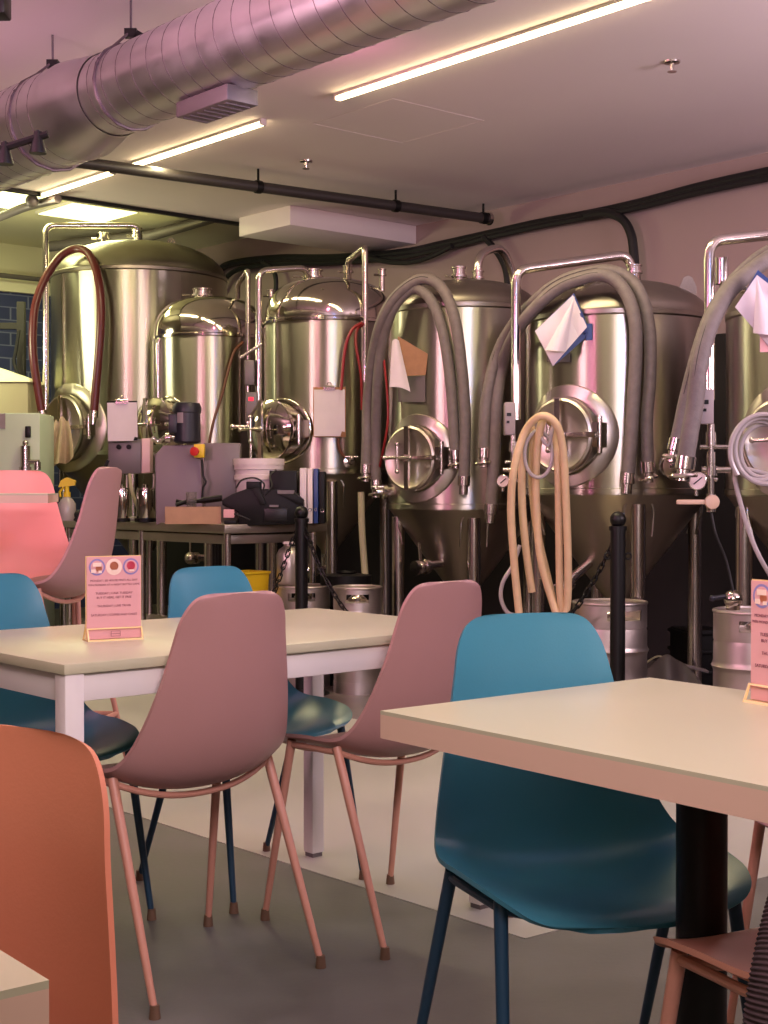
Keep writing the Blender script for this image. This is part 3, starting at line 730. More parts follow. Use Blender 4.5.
# track light upper left
ta, tb = at(-60, 168, 5.0), at(48, 134, 5.0)
t = thing('hanging_track_light', 'black track with spot heads under the duct', 'light', tb)
part(MB().cyl(ta, tb, .014, n=8).box((ta + tb) / 2, (.02, .02, .02)), 'track', 'black', t, world=True)
part(MB().cyl(ta.lerp(tb, .1), V((ta.lerp(tb, .1).x, ta.lerp(tb, .1).y, CEIL)), .006), 'suspension_rod', 'black', t, world=True)
for px, py in ((38, 146), (5, 157), (-30, 168)):
    p = at(px, py, 5.0)
    part(MB().lathe([(.014, .05), (.016, .03), (.03, -.02), (.03, -.026), (.022, -.026)], 20, p).cyl(p, p + V((0, 0, .055)), .006), 'spot_head', 'black', t, world=True)
# dark corner fixture top left
p = at(0, 2, 5.2)
t = thing('hanging_speaker', 'dark box at the very top left corner', 'speaker', p)
part(MB().box(p, (.06, .1, .11)), 'speaker_body', 'black', t, world=True, bevel=.008)
part(MB().cyl(p, V((p.x, p.y, CEIL)), .008), 'bracket', 'black', t, world=True)
# yellow troffers in the recess over the far end
for c, lb in ((V((-2.34, 11.25, 3.29)), 'yellow-lit ceiling panel above largest tank pipe'), (V((-2.34, 11.25, 3.29)) + N * .72 + U * .05, 'yellow-lit ceiling panel cut off by left edge of the photo')):
    t = thing('ceiling_panel_light', lb, 'light', c, math.atan2(U.y, U.x), 'lit ceiling panels at the far end')
    part(MB().box((0, 0, .0), (.6, .6, .02)), 'panel_frame', 'white_mtl', t, bevel=.002)
    part(MB().box((0, 0, -.008), (.56, .56, .012)), 'lens', 'troffer', t)
# conduits at the far end
pc = [onz(-20, 225, 3.05), onz(25, 207, 3.05), onz(58, 199, 3.05)]
t = thing('hanging_conduit', 'grey pipe with junction crossing lit ceiling panels', 'pipe', pc[1])
part(MB().tube(fillet(pc, .1), .03, 12), 'pipe_run', 'gbox', t, world=True)
part(MB().ball(onz(32, 201, 3.05), .045, 14, 8).cyl(onz(32, 201, 3.05), V((onz(32, 201, 3.05).x, onz(32, 201, 3.05).y, 3.3)), .02), 'junction_box', 'gbox', t, world=True)
pe = [UN(-5.8, 4.0, 2.98), UN(-5.8, .6, 2.98)]
t = thing('hanging_conduit', 'thin grey conduit along cream end wall', 'pipe', pe[0])
part(MB().cyl(pe[0], pe[1], .022, n=10), 'pipe_run', 'gbox', t, world=True)
pe = [UN(-5.5, 1.3, 2.92), UN(-3.2, .35, 3.16)]
pe = [at(150, 236, 11.6), at(215, 217, 11.3)]
t = thing('hanging_conduit', 'green grey pipe slanting behind the dome of largest tank', 'pipe', pe[0])
pe2 = [at(45, 247, 12.2), at(150, 236, 11.8), at(215, 217, 11.4), at(235, 211, 11.3)]
part(MB().tube(pe2, .045, 12), 'pipe_run', 'gbox', t, world=True)

# ------------------------------------------------------------------ chairs
ZS = [  # y, z, half width, edge forward, edge up
    (-.212, .872, .066, .006, 0), (-.2118, .8705, .085, .008, 0), (-.2115, .866, .103, .010, 0), (-.211, .856, .119, .013, 0), (-.2095, .838, .132, .018, 0), (-.207, .81, .1435, .024, 0),
    (-.2035, .77, .152, .030, 0), (-.198, .71, .165, .036, .0), (-.191, .65, .180, .044, .002), (-.180, .585, .197, .053, .006), (-.162, .522, .214, .060, .016),
    (-.132, .470, .228, .058, .036), (-.086, .441, .236, .044, .054), (-.03, .431, .239, .024, .062), (.04, .433, .238, .008, .060), (.10, .439, .233, 0, .050),
    (.15, .445, .225, 0, .038), (.19, .447, .209, 0, .024), (.215, .445, .187, -.004, .011), (.230, .441, .155, -.010, .003), (.238, .438, .11, -.014, 0), (.240, .437, .07, -.010, 0)]
def shell_fn(dz=0.):
    n = len(ZS) - 1
    def fn(u, v):
        t = v * n; i = min(n - 1, int(t)); k = t - i
        def cr(q):
            p1, p2 = ZS[i][q], ZS[i + 1][q]; p0 = ZS[i - 1][q] if i else 2 * p1 - p2; p3 = ZS[i + 2][q] if i + 2 <= n else 2 * p2 - p1
            return .5 * (2 * p1 + (p2 - p0) * k + (2 * p0 - 5 * p1 + 4 * p2 - p3) * k * k + (3 * p1 - p0 - 3 * p2 + p3) * k ** 3)
        y, z, w, ef, eu = (cr(q) for q in range(5))
        s = (u - .5) * 2; e = abs(s) ** 2.3
        return V((s * w, y + ef * e, z + eu * e + dz))
    return fn
def make_chair(shell_m, leg_m, label, name='shell_chair', dz=0., group='moulded shell chairs at the tables'):
    t = thing(name, label, 'chair', (0, 0, 0), 0, group)
    sh = MB().sheet(shell_fn(dz), 26, 63, -.0085, True)
    o = part(sh, 'seat_shell', shell_m, t, bevel=0, angle=50)
    zt = .434 + dz
    k = 1 if not dz else .98
    fn = shell_fn(dz); nz = len(ZS) - 1
    vr, vf = 12.3 / nz, 15.8 / nz
    tops = {}
    for sx in (-1, 1):
        for sy in (-1, 1):
            a = fn(.5 + sx * .45, vr if sy < 0 else vf) + V((0, 0, -.022)); tops[(sx, sy)] = a
            b = V((sx * .2275 * k, sy * .215 * k, .012))
            lg = part(MB().tube([a + (a - b).normalized() * .012, a.lerp(b, .5), b], [.0115, .010, .0078], 14), 'leg', leg_m, t)
            part(MB().cyl(b + V((0, 0, .016)), V((b.x, b.y, 0)), .0098, .0125, 14), 'foot_cap', 'foot', lg)
    for vv in (vr, vf):
        part(MB().tube([fn(.05 + .9 * q / 16, vv) + V((0, 0, -.022)) for q in range(17)], .0075, 10), 'under_rail', leg_m, t)
    for sx in (-1, 1):
        part(MB().tube([fn(.5 + sx * .45, vr + (vf - vr) * q / 8) + V((0, 0, -.022)) for q in range(9)], .0075, 10), 'under_rail', leg_m, t)
    if dz:
        fr2 = MB(); zz = .28
        f = (zt - zz) / zt
        cs = [tops[(sx, sy)].lerp(V((sx * .2275 * k, sy * .215 * k, .012)), f) for sx, sy in ((-1, -1), (1, -1), (1, 1), (-1, 1))]
        for i in range(4): fr2.cyl(cs[i], cs[(i + 1) % 4], .009, n=10)
        part(fr2, 'foot_rest', leg_m, t)
    return t
GC = 'moulded shell chairs around the tables'
fA = V((-.69, .725, 0))
pink = make_chair('mauve', 'mauve_leg', 'dusty pink shell chair seen from behind at centre of white table', group=GC)
pink.location = (-.458, 3.236, 0); pink.rotation_euler = (0, 0, facing(fA))
c2 = dup(pink, (.01, 3.61, 0), facing((-.71, .704)), 'dusty pink shell chair tucked between white table and teal chair')
blue = make_chair('blue', 'blue_leg', 'teal blue shell chair on far side of white table, behind dusty pink chair', group=GC)
blue.location = (-.372, 3.97, 0); blue.rotation_euler = (0, 0, facing((.69, -.725)))
dup(blue, (-.905, 3.60, 0), facing((.69, -.725)), 'teal blue shell chair cut off by left edge, beyond white table')
dup(blue, (.325, 2.36, 0), facing((.33, -.944)), 'teal blue shell chair tucked under right-hand thick-topped table')
terra = make_chair('terra', 'mauve_leg', 'terracotta orange shell chair filling the lower left corner', group=GC)
terra.location = (-.458, 1.15, 0); terra.rotation_euler = (0, 0, facing((-.45, -.89)))
pc = make_chair('peach', 'mauve_leg', 'warm-lit pink shell chair seat beside dark ribbed jacket at lower right', group=GC)
pc.location = (.648, 1.897, 0); pc.rotation_euler = (0, 0, facing((-.45, .89)))
d_ = dup(pink, (1.0, 2.78, 0), facing((-.79, -.612)), 'pink shell chair right of black pedestal, only its front leg in view')
stool = make_chair('mauve', 'mauve_leg', 'dusty pink high stool in profile behind pink menu card', 'bar_stool', .30, group='high stools at the tall table')
stool.location = (-1.135, 4.86, 0); stool.rotation_euler = (0, 0, facing((-.985, .17))); stool['category'] = 'stool'
pst = make_chair('salmon', 'mauve_leg', 'salmon pink high stool behind tall table edge', 'bar_stool', .30, group='high stools at the tall table')
pst.location = (-1.395, 5.42, 0); pst.rotation_euler = (0, 0, facing((.3, -.95))); pst['category'] = 'stool'

# ------------------------------------------------------------------ tables
a = .7235; e1 = V((math.cos(a), math.sin(a), 0)); e2 = V((-math.sin(a), math.cos(a), 0))
A0 = onz(64.3, 664.7, .74)
tl = thing('dining_table', 'white four-legged table with single pink menu card', 'table', (A0 + e1 * .625 + e2 * .375) * 1 - V((0, 0, .74)), a)
part(MB().box((0, 0, .729), (1.25, .75, .022)), 'table_top', 'white_lam', tl, bevel=.002)
ap = MB()
for s_ in (-1, 1):
    ap.box((0, s_ * .352, .688), (1.16, .02, .058)); ap.box((s_ * .602, 0, .688), (.02, .66, .058))
part(ap, 'apron', 'white_mtl', tl, bevel=.002)
for sx in (-1, 1):
    for sy in (-1, 1):
        lg = part(MB().box((sx * .599, sy * .349, .367), (.044, .044, .706)), 'leg', 'white_mtl', tl, bevel=.003)
        part(MB().box((sx * .599, sy * .349, .007), (.036, .036, .014)), 'foot_cap', 'gbox', lg)
def pedestal_table(label, corner, ex, ey, lx, ly, zt, th, post=True, name='pedestal_table', rp=.038):
    c = corner + ex * lx / 2 + ey * ly / 2
    t = thing(name, label, 'table', (c.x, c.y, 0), math.atan2(ex.y, ex.x))
    part(MB().box((0, 0, zt - .003), (lx, ly, .006)), 'laminate_top', 'white_lam', t)
    part(MB().box((0, 0, zt - th / 2 - .003), (lx, ly, th - .006)), 'table_edge', 'lit_edge', t)
    part(MB().cyl((0, 0, .02), (0, 0, zt - th - .008), rp, n=32), 'pedestal', 'black', t)
    part(MB().box((0, 0, zt - th - .006), (.32, .32, .008)), 'mounting_plate', 'black', t)
    part(MB().lathe([(.25, 0), (.25, .008), (.23, .014), (rp + .02, .024), (rp, .04)], 48), 'base_plate', 'black', t)
    return t
cR = onz(380.4, 710.6, .75); ex = V((.6226, -.7827, 0)).normalized(); ey = V((-ex.y, ex.x, 0))
pedestal_table('thick white table top on black pedestal over teal chair', cR, ex, ey, .75, .63, .75, .043)
cN = onz(49, 980, .75)
pedestal_table('white table corner poking in at the bottom left edge', cN, -ex, -ey, .72, .63, .75, .043)
cH = V((-1.124, 4.75, 0)); hx = V((-1, -.17, 0)).normalized(); hy = V((-.17, 1, 0)).normalized()
hb = pedestal_table('tall white bar table seen edge-on before salmon pink stool', cH, hx, hy, 1.3, .6, 1.082, .032, name='bar_table')

# ------------------------------------------------------------------ menu cards
def text_mesh(s, size, m, parent, loc, name='lettering'):
    cu = bpy.data.curves.new(name, 'FONT'); cu.body = s; cu.size = size; cu.align_x = 'CENTER'; cu.align_y = 'CENTER'; cu.extrude = .0002; cu.resolution_u = 2
    o = bpy.data.objects.new(name, cu); COL.objects.link(o)
    dg = bpy.context.evaluated_depsgraph_get(); me = bpy.data.meshes.new_from_object(o.evaluated_get(dg))
    bpy.data.objects.remove(o); bpy.data.curves.remove(cu)
    me.transform(Matrix.Translation(V(loc)) @ Matrix.Rotation(PI / 2, 4, 'X'))
    me.materials.clear(); me.materials.append(M[m])
    ob = bpy.data.objects.new(name, me); COL.objects.link(ob); ob.parent = parent
    return ob
def menu(label, loc, rotz):
    w, h = .131, .193
    t = thing('menu_stand', label, 'sign', loc, rotz, 'pink menu cards on the tables')
    tl_ = R_(4)
    part(MB().box((0, 0, h / 2 + .004), (w, .003, h)), 'card', 'pinkcard', t)
    hold = MB().box((0, .003, h / 2 + .004), (w + .004, .002, h + .004))
    hold.prism([(-w / 2 - .002, -.016, .0), (-w / 2 - .002, .03, .0), (-w / 2 - .002, .03, .003), (-w / 2 - .002, -.016, .003)], (w + .004, 0, 0))
    part(hold, 'acrylic_back', 'gold', t)
    lip = MB()
    for x in (-w / 2, w / 2): lip.prism([(x - .002, -.018, 0), (x + .002, -.018, 0), (x + .002, -.005, .03), (x - .002, -.005, .03)], (0, .003, 0))
    lip.prism([(-w / 2, -.018, 0), (w / 2, -.018, 0), (w / 2, -.016, .004), (-w / 2, -.016, .004)], (0, .003, 0)); lip.prism([(-w / 2, -.0065, .027), (w / 2, -.0065, .027), (w / 2, -.005, .03), (-w / 2, -.005, .03)], (0, .003, 0))
    for x in (-w / 2, w / 2): lip.prism([(x - .0015, .03, 0), (x + .0015, .03, 0), (x + .0015, .004, .05), (x - .0015, .004, .05)], (0, -.003, 0))
    part(lip, 'holder_lip', 'gold', t)
    y = -.0018
    for i, (cm, im) in enumerate((('bluebadge', 'cream2'), ('cream2', 'orange'), ('bluebadge', 'pink2'))):
        c = V((-.041 + .041 * i, y, h - .020))
        bd = part(MB().lathe([(.0195, 0), (.0195, .0004), (.001, .0004)], 28, c, (0, -1, 0)), 'badge', cm, t)
        part(MB().lathe([(.0155, .0004), (.0155, .0008), (.001, .0008)], 28, c, (0, -1, 0)), 'badge_field', 'pinkcard' if i != 1 else 'cream2', bd)
        if i == 0:
            part(MB().box(c + V((0, -.001, .006)), (.02, .001, .009)).box(c + V((-.009, -.001, -.009)), (.011, .001, .008)).box(c + V((.007, -.001, -.011)), (.008, .001, .006)), 'badge_mark', 'cream2', bd)
            part(MB().lathe([(.008, .0012), (.001, .0012)], 16, c + V((.004, 0, -.003)), (0, -1, 0)), 'badge_mark', 'orange', bd)
        else:
            part(MB().lathe([(.0105, .0012), (.001, .0012)], 20, c + V((.0, 0, .002)), (0, -1, 0)), 'badge_mark', im, bd)
            part(MB().box(c + V((.002, -.0014, -.009)), (.012, .001, .004)), 'badge_mark', 'cream2', bd)
    for s_, sz, zz in (('MONDAY | $5 HOUSE PINTS ALL DAY', .0068, .137), ('WIN MONDAY AT A NIGHT BOTTLE GAME', .0064, .127), ('TUESDAY | CASK TUESDAY', .0074, .107), ('BUY IT HERE, GET IT FREE', .0074, .097), ('THURSDAY | LIVE TRIVIA', .0074, .077), ('SATURDAY | COFFEE AND CAKES', .0074, .056)):
        text_mesh(s_, sz, 'ink', t, (0, y - .0003, zz + .004))
    lm = MB()
    for q in ((-.011, 0), (.011, 0)): lm.box((q[0], -.0136, .0165), (.0008, .0006, .013))
    for q in (.0105, .0165, .0225): lm.box((0, -.0136, q), (.022, .0006, .0008))
    part(lm, 'printed_mark', 'ink', t)
    return t
mp_ = onz(114, 640, .74)
menu('pink menu card in gold holder on four-legged white table', mp_, R_(28))
mr = onz(741, 703, .75); md = V((math.cos(R_(-60)), math.sin(R_(-60)), 0))
menu('pink menu card in gold holder cut off by right edge on thick table', mr + md * .0655 + V((.022, .02, 0)), R_(-60))

# ------------------------------------------------------------------ stanchions and chains
def stanchion(label, px, Y, top):
    c = at(px, 500, Y); c.z = 0
    t = thing('stanchion_post', label, 'barrier post', c, 0, 'black chain barrier posts')
    h = zat(top, Y)
    part(MB().cyl((0, 0, .012), (0, 0, h - .075), .034, n=24), 'post', 'black', t)
    part(MB().lathe([(.15, 0), (.15, .008), (.12, .018), (.04, .03)], 36), 'base_plate', 'black', t)
    part(MB().lathe([(.034, h - .085), (.04, h - .085), (.04, h - .066), (.02, h - .062), (.018, h - .055)], 24).ball((0, 0, h - .036), .037), 'ball_finial', 'black', t)
    part(MB().torus((.046, -.0, h - .2), (0, 1, 0), .014, .004, 14, 6).torus((-.046, 0, h - .2), (0, 1, 0), .014, .004, 14, 6), 'chain_ring', 'black', t)
    return c, h
cR_, hR = stanchion('black barrier post in front of tan coil tank', 618, 6.36, 511.5)
cL_, hL = stanchion('black barrier post beside steel work table', 301.5, 7.6, 506)
def chain(label, P, link=.046):
    t_ = MB(); L = 0
    P = catmull(P, 30); d = 0; i = 0; pos = []; acc = 0; step = link * .74
    for q, r in zip(P, P[1:]):
        s = (r - q).length
        while acc <= s:
            pos.append((q.lerp(r, acc / s), (r - q).normalized())); acc += step
        acc -= s
    for k, (p, d) in enumerate(pos):
        x, y, _ = frame(d); side = x if k % 2 else y
        a, b = link / 2 - .010, .010
        pts = []
        for j in range(14):
            an_ = 2 * PI * j / 14; pts.append(p + d * (math.cos(an_) * .010 + (a if math.cos(an_) > 0 else -a)) + side * math.sin(an_) * b)
        t_.tube(pts + pts[:1], .0042, 6, False)
    return solo(t_, 'hanging_barrier_chain', 'black', label, 'chain', P[0])
chain('black chain swooping from post by work table toward right post', [at(305.5, 530, 7.58), at(311, 545, 7.53), at(321, 570, 7.47), at(333, 592, 7.42), at(346, 611, 7.36), at(370, 635, 7.2), at(420, 660, 7.0), at(480, 655, 6.8), at(540, 630, 6.6)][:9])
chain('black chain dropping left from post by work table', [at(297.5, 530, 7.6), at(291, 545, 7.6), at(284, 565, 7.6), at(275, 590, 7.6), at(266, 610, 7.58), at(250, 632, 7.55), at(225, 648, 7.5)])
chain('black chain dropping left from post before tan coil tank', [at(613.5, 542, 6.37), at(606, 557, 6.4), at(597, 575, 6.43), at(586, 593, 6.47), at(576, 608, 6.5), at(562, 620, 6.55), at(540, 630, 6.6)])

# ------------------------------------------------------------------ kegs
def keg(label, c, r, h, yaw=0., holes=True, group='steel beer kegs on the floor'):
    t = thing('beer_keg', label, 'keg', c, yaw, group)
    bt_ = .10 * h; tp = .83 * h
    prof = [(r * .6, .05), (r * .86, .045), (r * .97, bt_), (r * .985, h * .26), (r, h * .28), (r * 1.035, h * .30), (r, h * .32), (r * .985, h * .34), (r * .985, h * .56), (r, h * .58), (r * 1.035, h * .60), (r, h * .62), (r * .985, h * .64), (r * .985, h * .76), (r * .93, tp), (r * .7, tp + .015), (.03, tp + .02)]
    part(MB().lathe(prof, 48), 'keg_body', 'keg', t)
    n = 48
    def ring(z, rad): return [V((rad * math.cos(2 * PI * i / n), rad * math.sin(2 * PI * i / n), z)) for i in range(n)]
    zs = [.79 * h, .86 * h, .94 * h, h]
    vs = []; fs = []
    for k, rad in ((0, r * .985), (1, r * .95)):
        for z in zs: vs += ring(z, rad)
    ho = set()
    if holes:
        for q in range(2):
            base = q * 24 + 32
            ho |= {(base + i) % n for i in range(8)}
    for k in range(2):
        for zi in range(3):
            for i in range(n):
                if zi == 1 and i in ho: continue
                o = k * 4 * n + zi * n
                fs.append((o + i, o + (i + 1) % n, o + n + (i + 1) % n, o + n + i))
    for i in range(n):
        fs.append((3 * n + i, 3 * n + (i + 1) % n, 7 * n + (i + 1) % n, 7 * n + i)); fs.append((i, (i + 1) % n, 4 * n + (i + 1) % n, 4 * n + i))
    part(MB().add(vs, fs), 'top_chime', 'keg', t)
    part(MB().torus((0, 0, h - .004), (0, 0, 1), r * .967, .008, 48, 8), 'rolled_rim', 'keg', t)
    part(MB().lathe([(r * .95, 0), (r * .985, 0), (r * .985, bt_ + .01), (r * .95, bt_ + .01)], 48, closed=True), 'bottom_chime', 'keg', t)
    part(MB().lathe([(.05, 0), (.05, .02), (.035, .03), (.03, .04), (.01, .04)], 20, (0, 0, tp + .015)), 'valve_neck', 'chrome', t)
    return t
k1 = onz(357, 696, 0)
keg('narrow steel keg behind chain, right of post by work table', k1 + V((0, .13, 0)), 24.5 * 7.66 / F, zat(588, 7.55))
k2 = onz(303, 700, 0)
keg('steel keg directly behind barrier post by work table', V((at(303, 500, 7.9).x, 7.9, 0)), 27.5 * 7.9 / F, zat(587, 7.77))
s3 = zat(583, 7.98)
def slim(label, c, r, h):
    t = thing('slim_canister', label, 'canister', c)
    part(MB().lathe([(r * .9, 0), (r, .015), (r, h * .7), (r * .8, h * .82), (r * .42, h * .9), (r * .42, h * .95)], 32), 'canister_body', 'keg', t)
    part(MB().lathe([(r * .36, h * .94), (r * .5, h * .95), (r * .5, h), (r * .2, h * 1.01)], 24), 'screw_cap', 'bucket', t)
    return t
slim('pale canister standing behind left barrier chain on a keg', V((at(289, 500, 7.9).x, 7.9, zat(587, 7.77) + .004)), .07, .24)
k3 = V((at(610, 500, 6.75).x, 6.75, 0))
keg('wide steel keg behind post in front of tan coil tank', k3, 37.5 * 6.75 / F, zat(604, 6.6), .3)
k4 = V((at(757, 500, 6.0).x, 6.0, 0))
keg('steel keg with hand slot and bright valve ball near right menu card', k4, 43 * 6.0 / F, zat(613, 5.85), R_(-8))
p = at(733, 604, 6.0)
t = thing('keg_coupler', 'bright steel valve ball sitting on the keg near right menu card', 'valve', V((p.x, p.y, zat(613, 5.85))))
part(MB().ball((0, 0, .045), .04).lathe([(.03, 0), (.032, .02), (.02, .03)], 16), 'coupler_body', 'polish', t)
part(MB().cyl((-.02, 0, .06), (-.09, -.01, .05), .01).ball((-.09, -.01, .05), .014, 10, 6), 'lever', 'motor', t)
t = thing('black_lid', 'low black round cap behind the narrow keg', 'lid', V((at(346, 500, 8.0).x, 8.0, 0)))
part(MB().lathe([(.13, 0), (.13, zat(581, 8) - .03), (.145, zat(581, 8) - .02), (.145, zat(575, 8)), (.10, zat(574, 8)), (.02, zat(573, 8))], 36), 'drum_body', 'blackm', t)
part(MB().torus((0, 0, zat(573, 8) + .005), (0, 0, 1), .05, .008, 20, 6), 'rim_ring', 'blackm', t)

# ------------------------------------------------------------------ floor clutter in the brewhouse
p = V((at(698, 500, 7.75).x, 7.75, 0))
t = thing('storage_crate', 'black ribbed crate on floor between the two right tanks', 'crate', p, R_(10))
part(MB().box((0, 0, .17), (.22, .26, .34)), 'crate_body', 'blackm', t, bevel=.01)
rb = MB()
for z in (.11, .22, .32): rb.box((0, 0, z), (.24, .28, .02))
part(rb, 'rim', 'blackm', t, bevel=.004)
bagc = V((at(668, 500, 7.15).x, 7.15, 0))
bg = MB().grid(lambda u, v: bagc + V(((u - .5) * .34 * (1 - .35 * v), -.05 + .25 * v - .1 + .03 * math.sin(u * 11), .004 + .26 * math.sin(v * PI) * (.55 + .45 * math.sin(u * PI)) * (1 + .04 * math.sin(u * 13 + v * 5)))), 26, 14)
bg.add([], [])
solo(bg, 'folded_tarp', 'bag', 'crumpled grey tarp on dark floor beside black crate', 'tarp', bagc, angle=60)
hose('floor_tube', 'pale tube curling over tarp by black crate', 'tube', [bagc + V((-.12, .05, .2)), bagc + V((-.03, .12, .24)), bagc + V((.02, .1, .22)), bagc + V((.0, .02, .15)), bagc + V((.02, -.05, .05))], 0.005, 'bin', None, (0, 0), 8)
pl = bagc + V((.13, .12, 0))
t = thing('floor_plank', 'pale scrap board lying on tarp left of the keg', 'board', pl)
part(MB().box((0, 0, .19), (.2, .08, .012), Matrix.Rotation(.25, 3, 'Y')).box((.02, .03, .09), (.03, .03, .18)), 'scrap_board', 'lgbox', t, bevel=.002)
yb = V((at(247, 500, 8.0).x, 8.0, .262))
t = thing('mop_bucket', 'yellow mop bucket on lower shelf of steel work table', 'bucket', yb)
part(MB().prism([(-.09, -.1, .06), (.09, -.1, .06), (.09, .1, .06), (-.09, .1, .06)], (0, 0, .02)).lathe([(.10, .06), (.125, zat(574, 8) - .262), (.135, zat(573, 8) - .262), (.135, zat(571, 8) - .262), (.115, zat(571, 8) - .262), (.09, .09)], 4), 'tub', 'yellow', t)
for sx in (-1, 1):
    for sy in (-1, 1): part(MB().lathe([(.028, -.012), (.028, .012)], 14, (sx * .08, sy * .08, .03), (1, 0, 0)).cyl((sx * .08, sy * .08, .03), (sx * .08, sy * .08, .07), .01), 'caster', 'rubber', t)

# ------------------------------------------------------------------ steel work table and what stands on it
TZ = .905
tcn = onz(224.5, 526.5, TZ); tcn = V((tcn.x, tcn.y, 0))
tcn = V((at(224.5, 500, 7.75).x, 7.75, 0))
ta_ = -U; tb_ = -N          # along the row to the left, and back towards the tanks
LT, DT = 1.9, .72
tc_ = tcn + ta_ * LT / 2 + tb_ * DT / 2
wt = thing('work_table', 'stainless steel work table in front of the round-topped tanks', 'table', tc_, math.atan2(U.y, U.x))
part(MB().box((0, 0, TZ - .025), (LT, DT, .05)), 'table_top', 'tsteel', wt, bevel=.004)
for x in (-LT / 2 + .06, 0, LT / 2 - .06):
    for y in (-DT / 2 + .06, DT / 2 - .06):
        lg = part(MB().cyl((x, y, .03), (x, y, TZ - .04), .021, n=16), 'leg', 'chrome', wt)
        part(MB().lathe([(.03, 0), (.03, .012), (.018, .03)], 16, (x, y, 0)), 'foot_cap', 'rubber', lg)
part(MB().box((0, 0, TZ - .085), (LT - .1, DT - .1, .05)), 'under_frame', 'tsteel', wt, bevel=.003)
part(MB().box((0, 0, .25), (LT - .1, DT - .1, .02)), 'lower_shelf', 'tsteel', wt)
def ont(px, Y): p = at(px, 500, Y); return V((p.x, p.y, TZ + .001))
def zz(py, Y): return zat(py, Y) - TZ
aU = math.atan2(U.y, U.x)
# slate pump cart panel pair with e-stop
Yp = 8.3
p = ont(196, Yp)
t = thing('machine_cabinet', 'grey sheet metal machine housing with yellow emergency stop', 'machine', p)
hp = zz(443, Yp)
def rel(px, py, Y): q = at(px, py, Y); return q - V(p)
part(MB().prism([rel(156, 524.5, Yp - .05), rel(203, 524, Yp - .05), rel(200, 445, Yp - .02), rel(163, 445.5, Yp - .02), rel(155, 455, Yp - .03)], (.01, .05, 0)), 'front_panel', 'slate', t, bevel=.004)
part(MB().prism([rel(203.5, 524, Yp), rel(240, 523.5, Yp), rel(240, 443, Yp), rel(203.5, 443, Yp)], (0, .1, 0)), 'side_panel', 'gbox', t, bevel=.004)
es = part(MB().box(rel(199.5, 451, Yp - .07), (.06, .05, .078)), 'stop_switch', 'yellow', t, bevel=.005)
part(MB().lathe([(.018, 0), (.02, .02), (.026, .022), (.026, .034), (.001, .036)], 18, rel(196.5, 451.5, Yp - .095), (-.3, -1, 0)), 'stop_button', 'red', es)
part(MB().tube(catmull([rel(202, 460, Yp - .06), rel(203, 475, Yp - .06), rel(206, 482, Yp - .06), rel(203, 488, Yp - .06), rel(202, 500, Yp - .05)]), .006, 8), 'cable', 'rubber', t)
# black motor on the housing
pm = at(187, 441.5, Yp + .02); pm.z = zat(443.5, Yp) + .012
t = thing('pump_motor', 'dark round electric motor standing on the grey machine housing', 'motor', pm)
rm = 13.5 * 8.3 / F; hm = zat(402, 8.3) - pm.z
part(MB().lathe([(rm * .8, -.01), (rm, .0), (rm, hm * .72), (rm * 1.06, hm * .74), (rm * 1.08, hm * .86), (rm * .95, hm * .97), (rm * .6, hm), (.001, hm)], 40), 'motor_body', 'motor', t)
part(MB().box((-rm * .95, -rm * .45, hm * .45), (.05, .05, .11)), 'terminal_box', 'motor', t, bevel=.005)
part(MB().sheet(lambda u, v: V((-rm * 1.01 * math.sin(.15 + u * .5), -rm * 1.01 * math.cos(.15 + u * .5), hm * (.46 + .28 * v))), 5, 1, .001), 'rating_plate', 'lgbox', t)
part(MB().tube(catmull([(-.02, 0, .0), (-.10, -.03, .03), (-.16, .0, .0), (-.2, -.02, .02)]), .016, 10).lathe([(.03, 0), (.03, .03)], 16, (-.12, -.03, .02), (1, 0, 0)), 'pipe_elbow', 'chrome', t)
# stainless control box on a stand with chrome canisters
Yb = 8.6
p = ont(131, Yb)
t = thing('control_box', 'stainless control box on thin stand with dangling white cords', 'machine', p)
part(MB().prism([rel(108, 474, Yb), rel(141, 473.5, Yb), rel(141, 439, Yb), rel(108, 440, Yb)], (0, .12, 0)), 'box_front', 'gbox', t, bevel=.004)
part(MB().prism([rel(141.5, 473.5, Yb), rel(150, 472.5, Yb - .0), rel(150, 438, Yb - .0), rel(141.5, 438.5, Yb)], (0, .12, 0)), 'box_side', mat('pale_panel', (232, 196, 196), .4), t, bevel=.003)
part(MB().lathe([(.015, -.01), (.015, .012), (.008, .014)], 12, rel(119, 447, Yb), (0, -1, 0)).lathe([(.015, -.01), (.015, .012)], 12, rel(129, 447, Yb), (0, -1, 0)), 'control_knob', 'blackm', t)
st = MB()
for px in (127, 154): st.cyl(V(rel(px, 474, Yb + .06)), V((rel(px, 474, Yb + .06).x, rel(px, 474, Yb + .06).y, 0)), .012)
part(st, 'stand_post', 'tsteel', t)
part(MB().box((0, .04, .012), (.30, .2, .024)), 'stand_base', 'tsteel', t, bevel=.004)
for dx in (0, .02):
    part(MB().tube(catmull([rel(129 + dx * 50, 474, Yb), rel(131 + dx * 60, 490, Yb - .05), rel(138 + dx * 60, 510, Yb - .08), rel(145 + dx * 50, 522, Yb - .1)]), .007, 8), 'cord', 'bin', t)
for px, w_, y0_, lb in ((122, .042, 488, 'slim chrome canister under left end of control box'), (145.5, .055, 488, 'wider chrome canister under pale side of control box')):
    q = ont(px, 8.4); hh = zat(y0_, 8.4) - TZ
    t2 = thing('chrome_canister', lb, 'canister', q)
    part(MB().lathe([(w_ * .9, 0), (w_, .01), (w_, hh * .9), (w_ * .9, hh), (w_ * .3, hh), (w_ * .3, hh + .02)], 28), 'canister_body', 'polish', t2)
    part(MB().lathe([(w_ * 1.15, 0), (w_ * 1.15, .02), (w_, .022)], 28), 'foot_ring', 'blackm', t2)
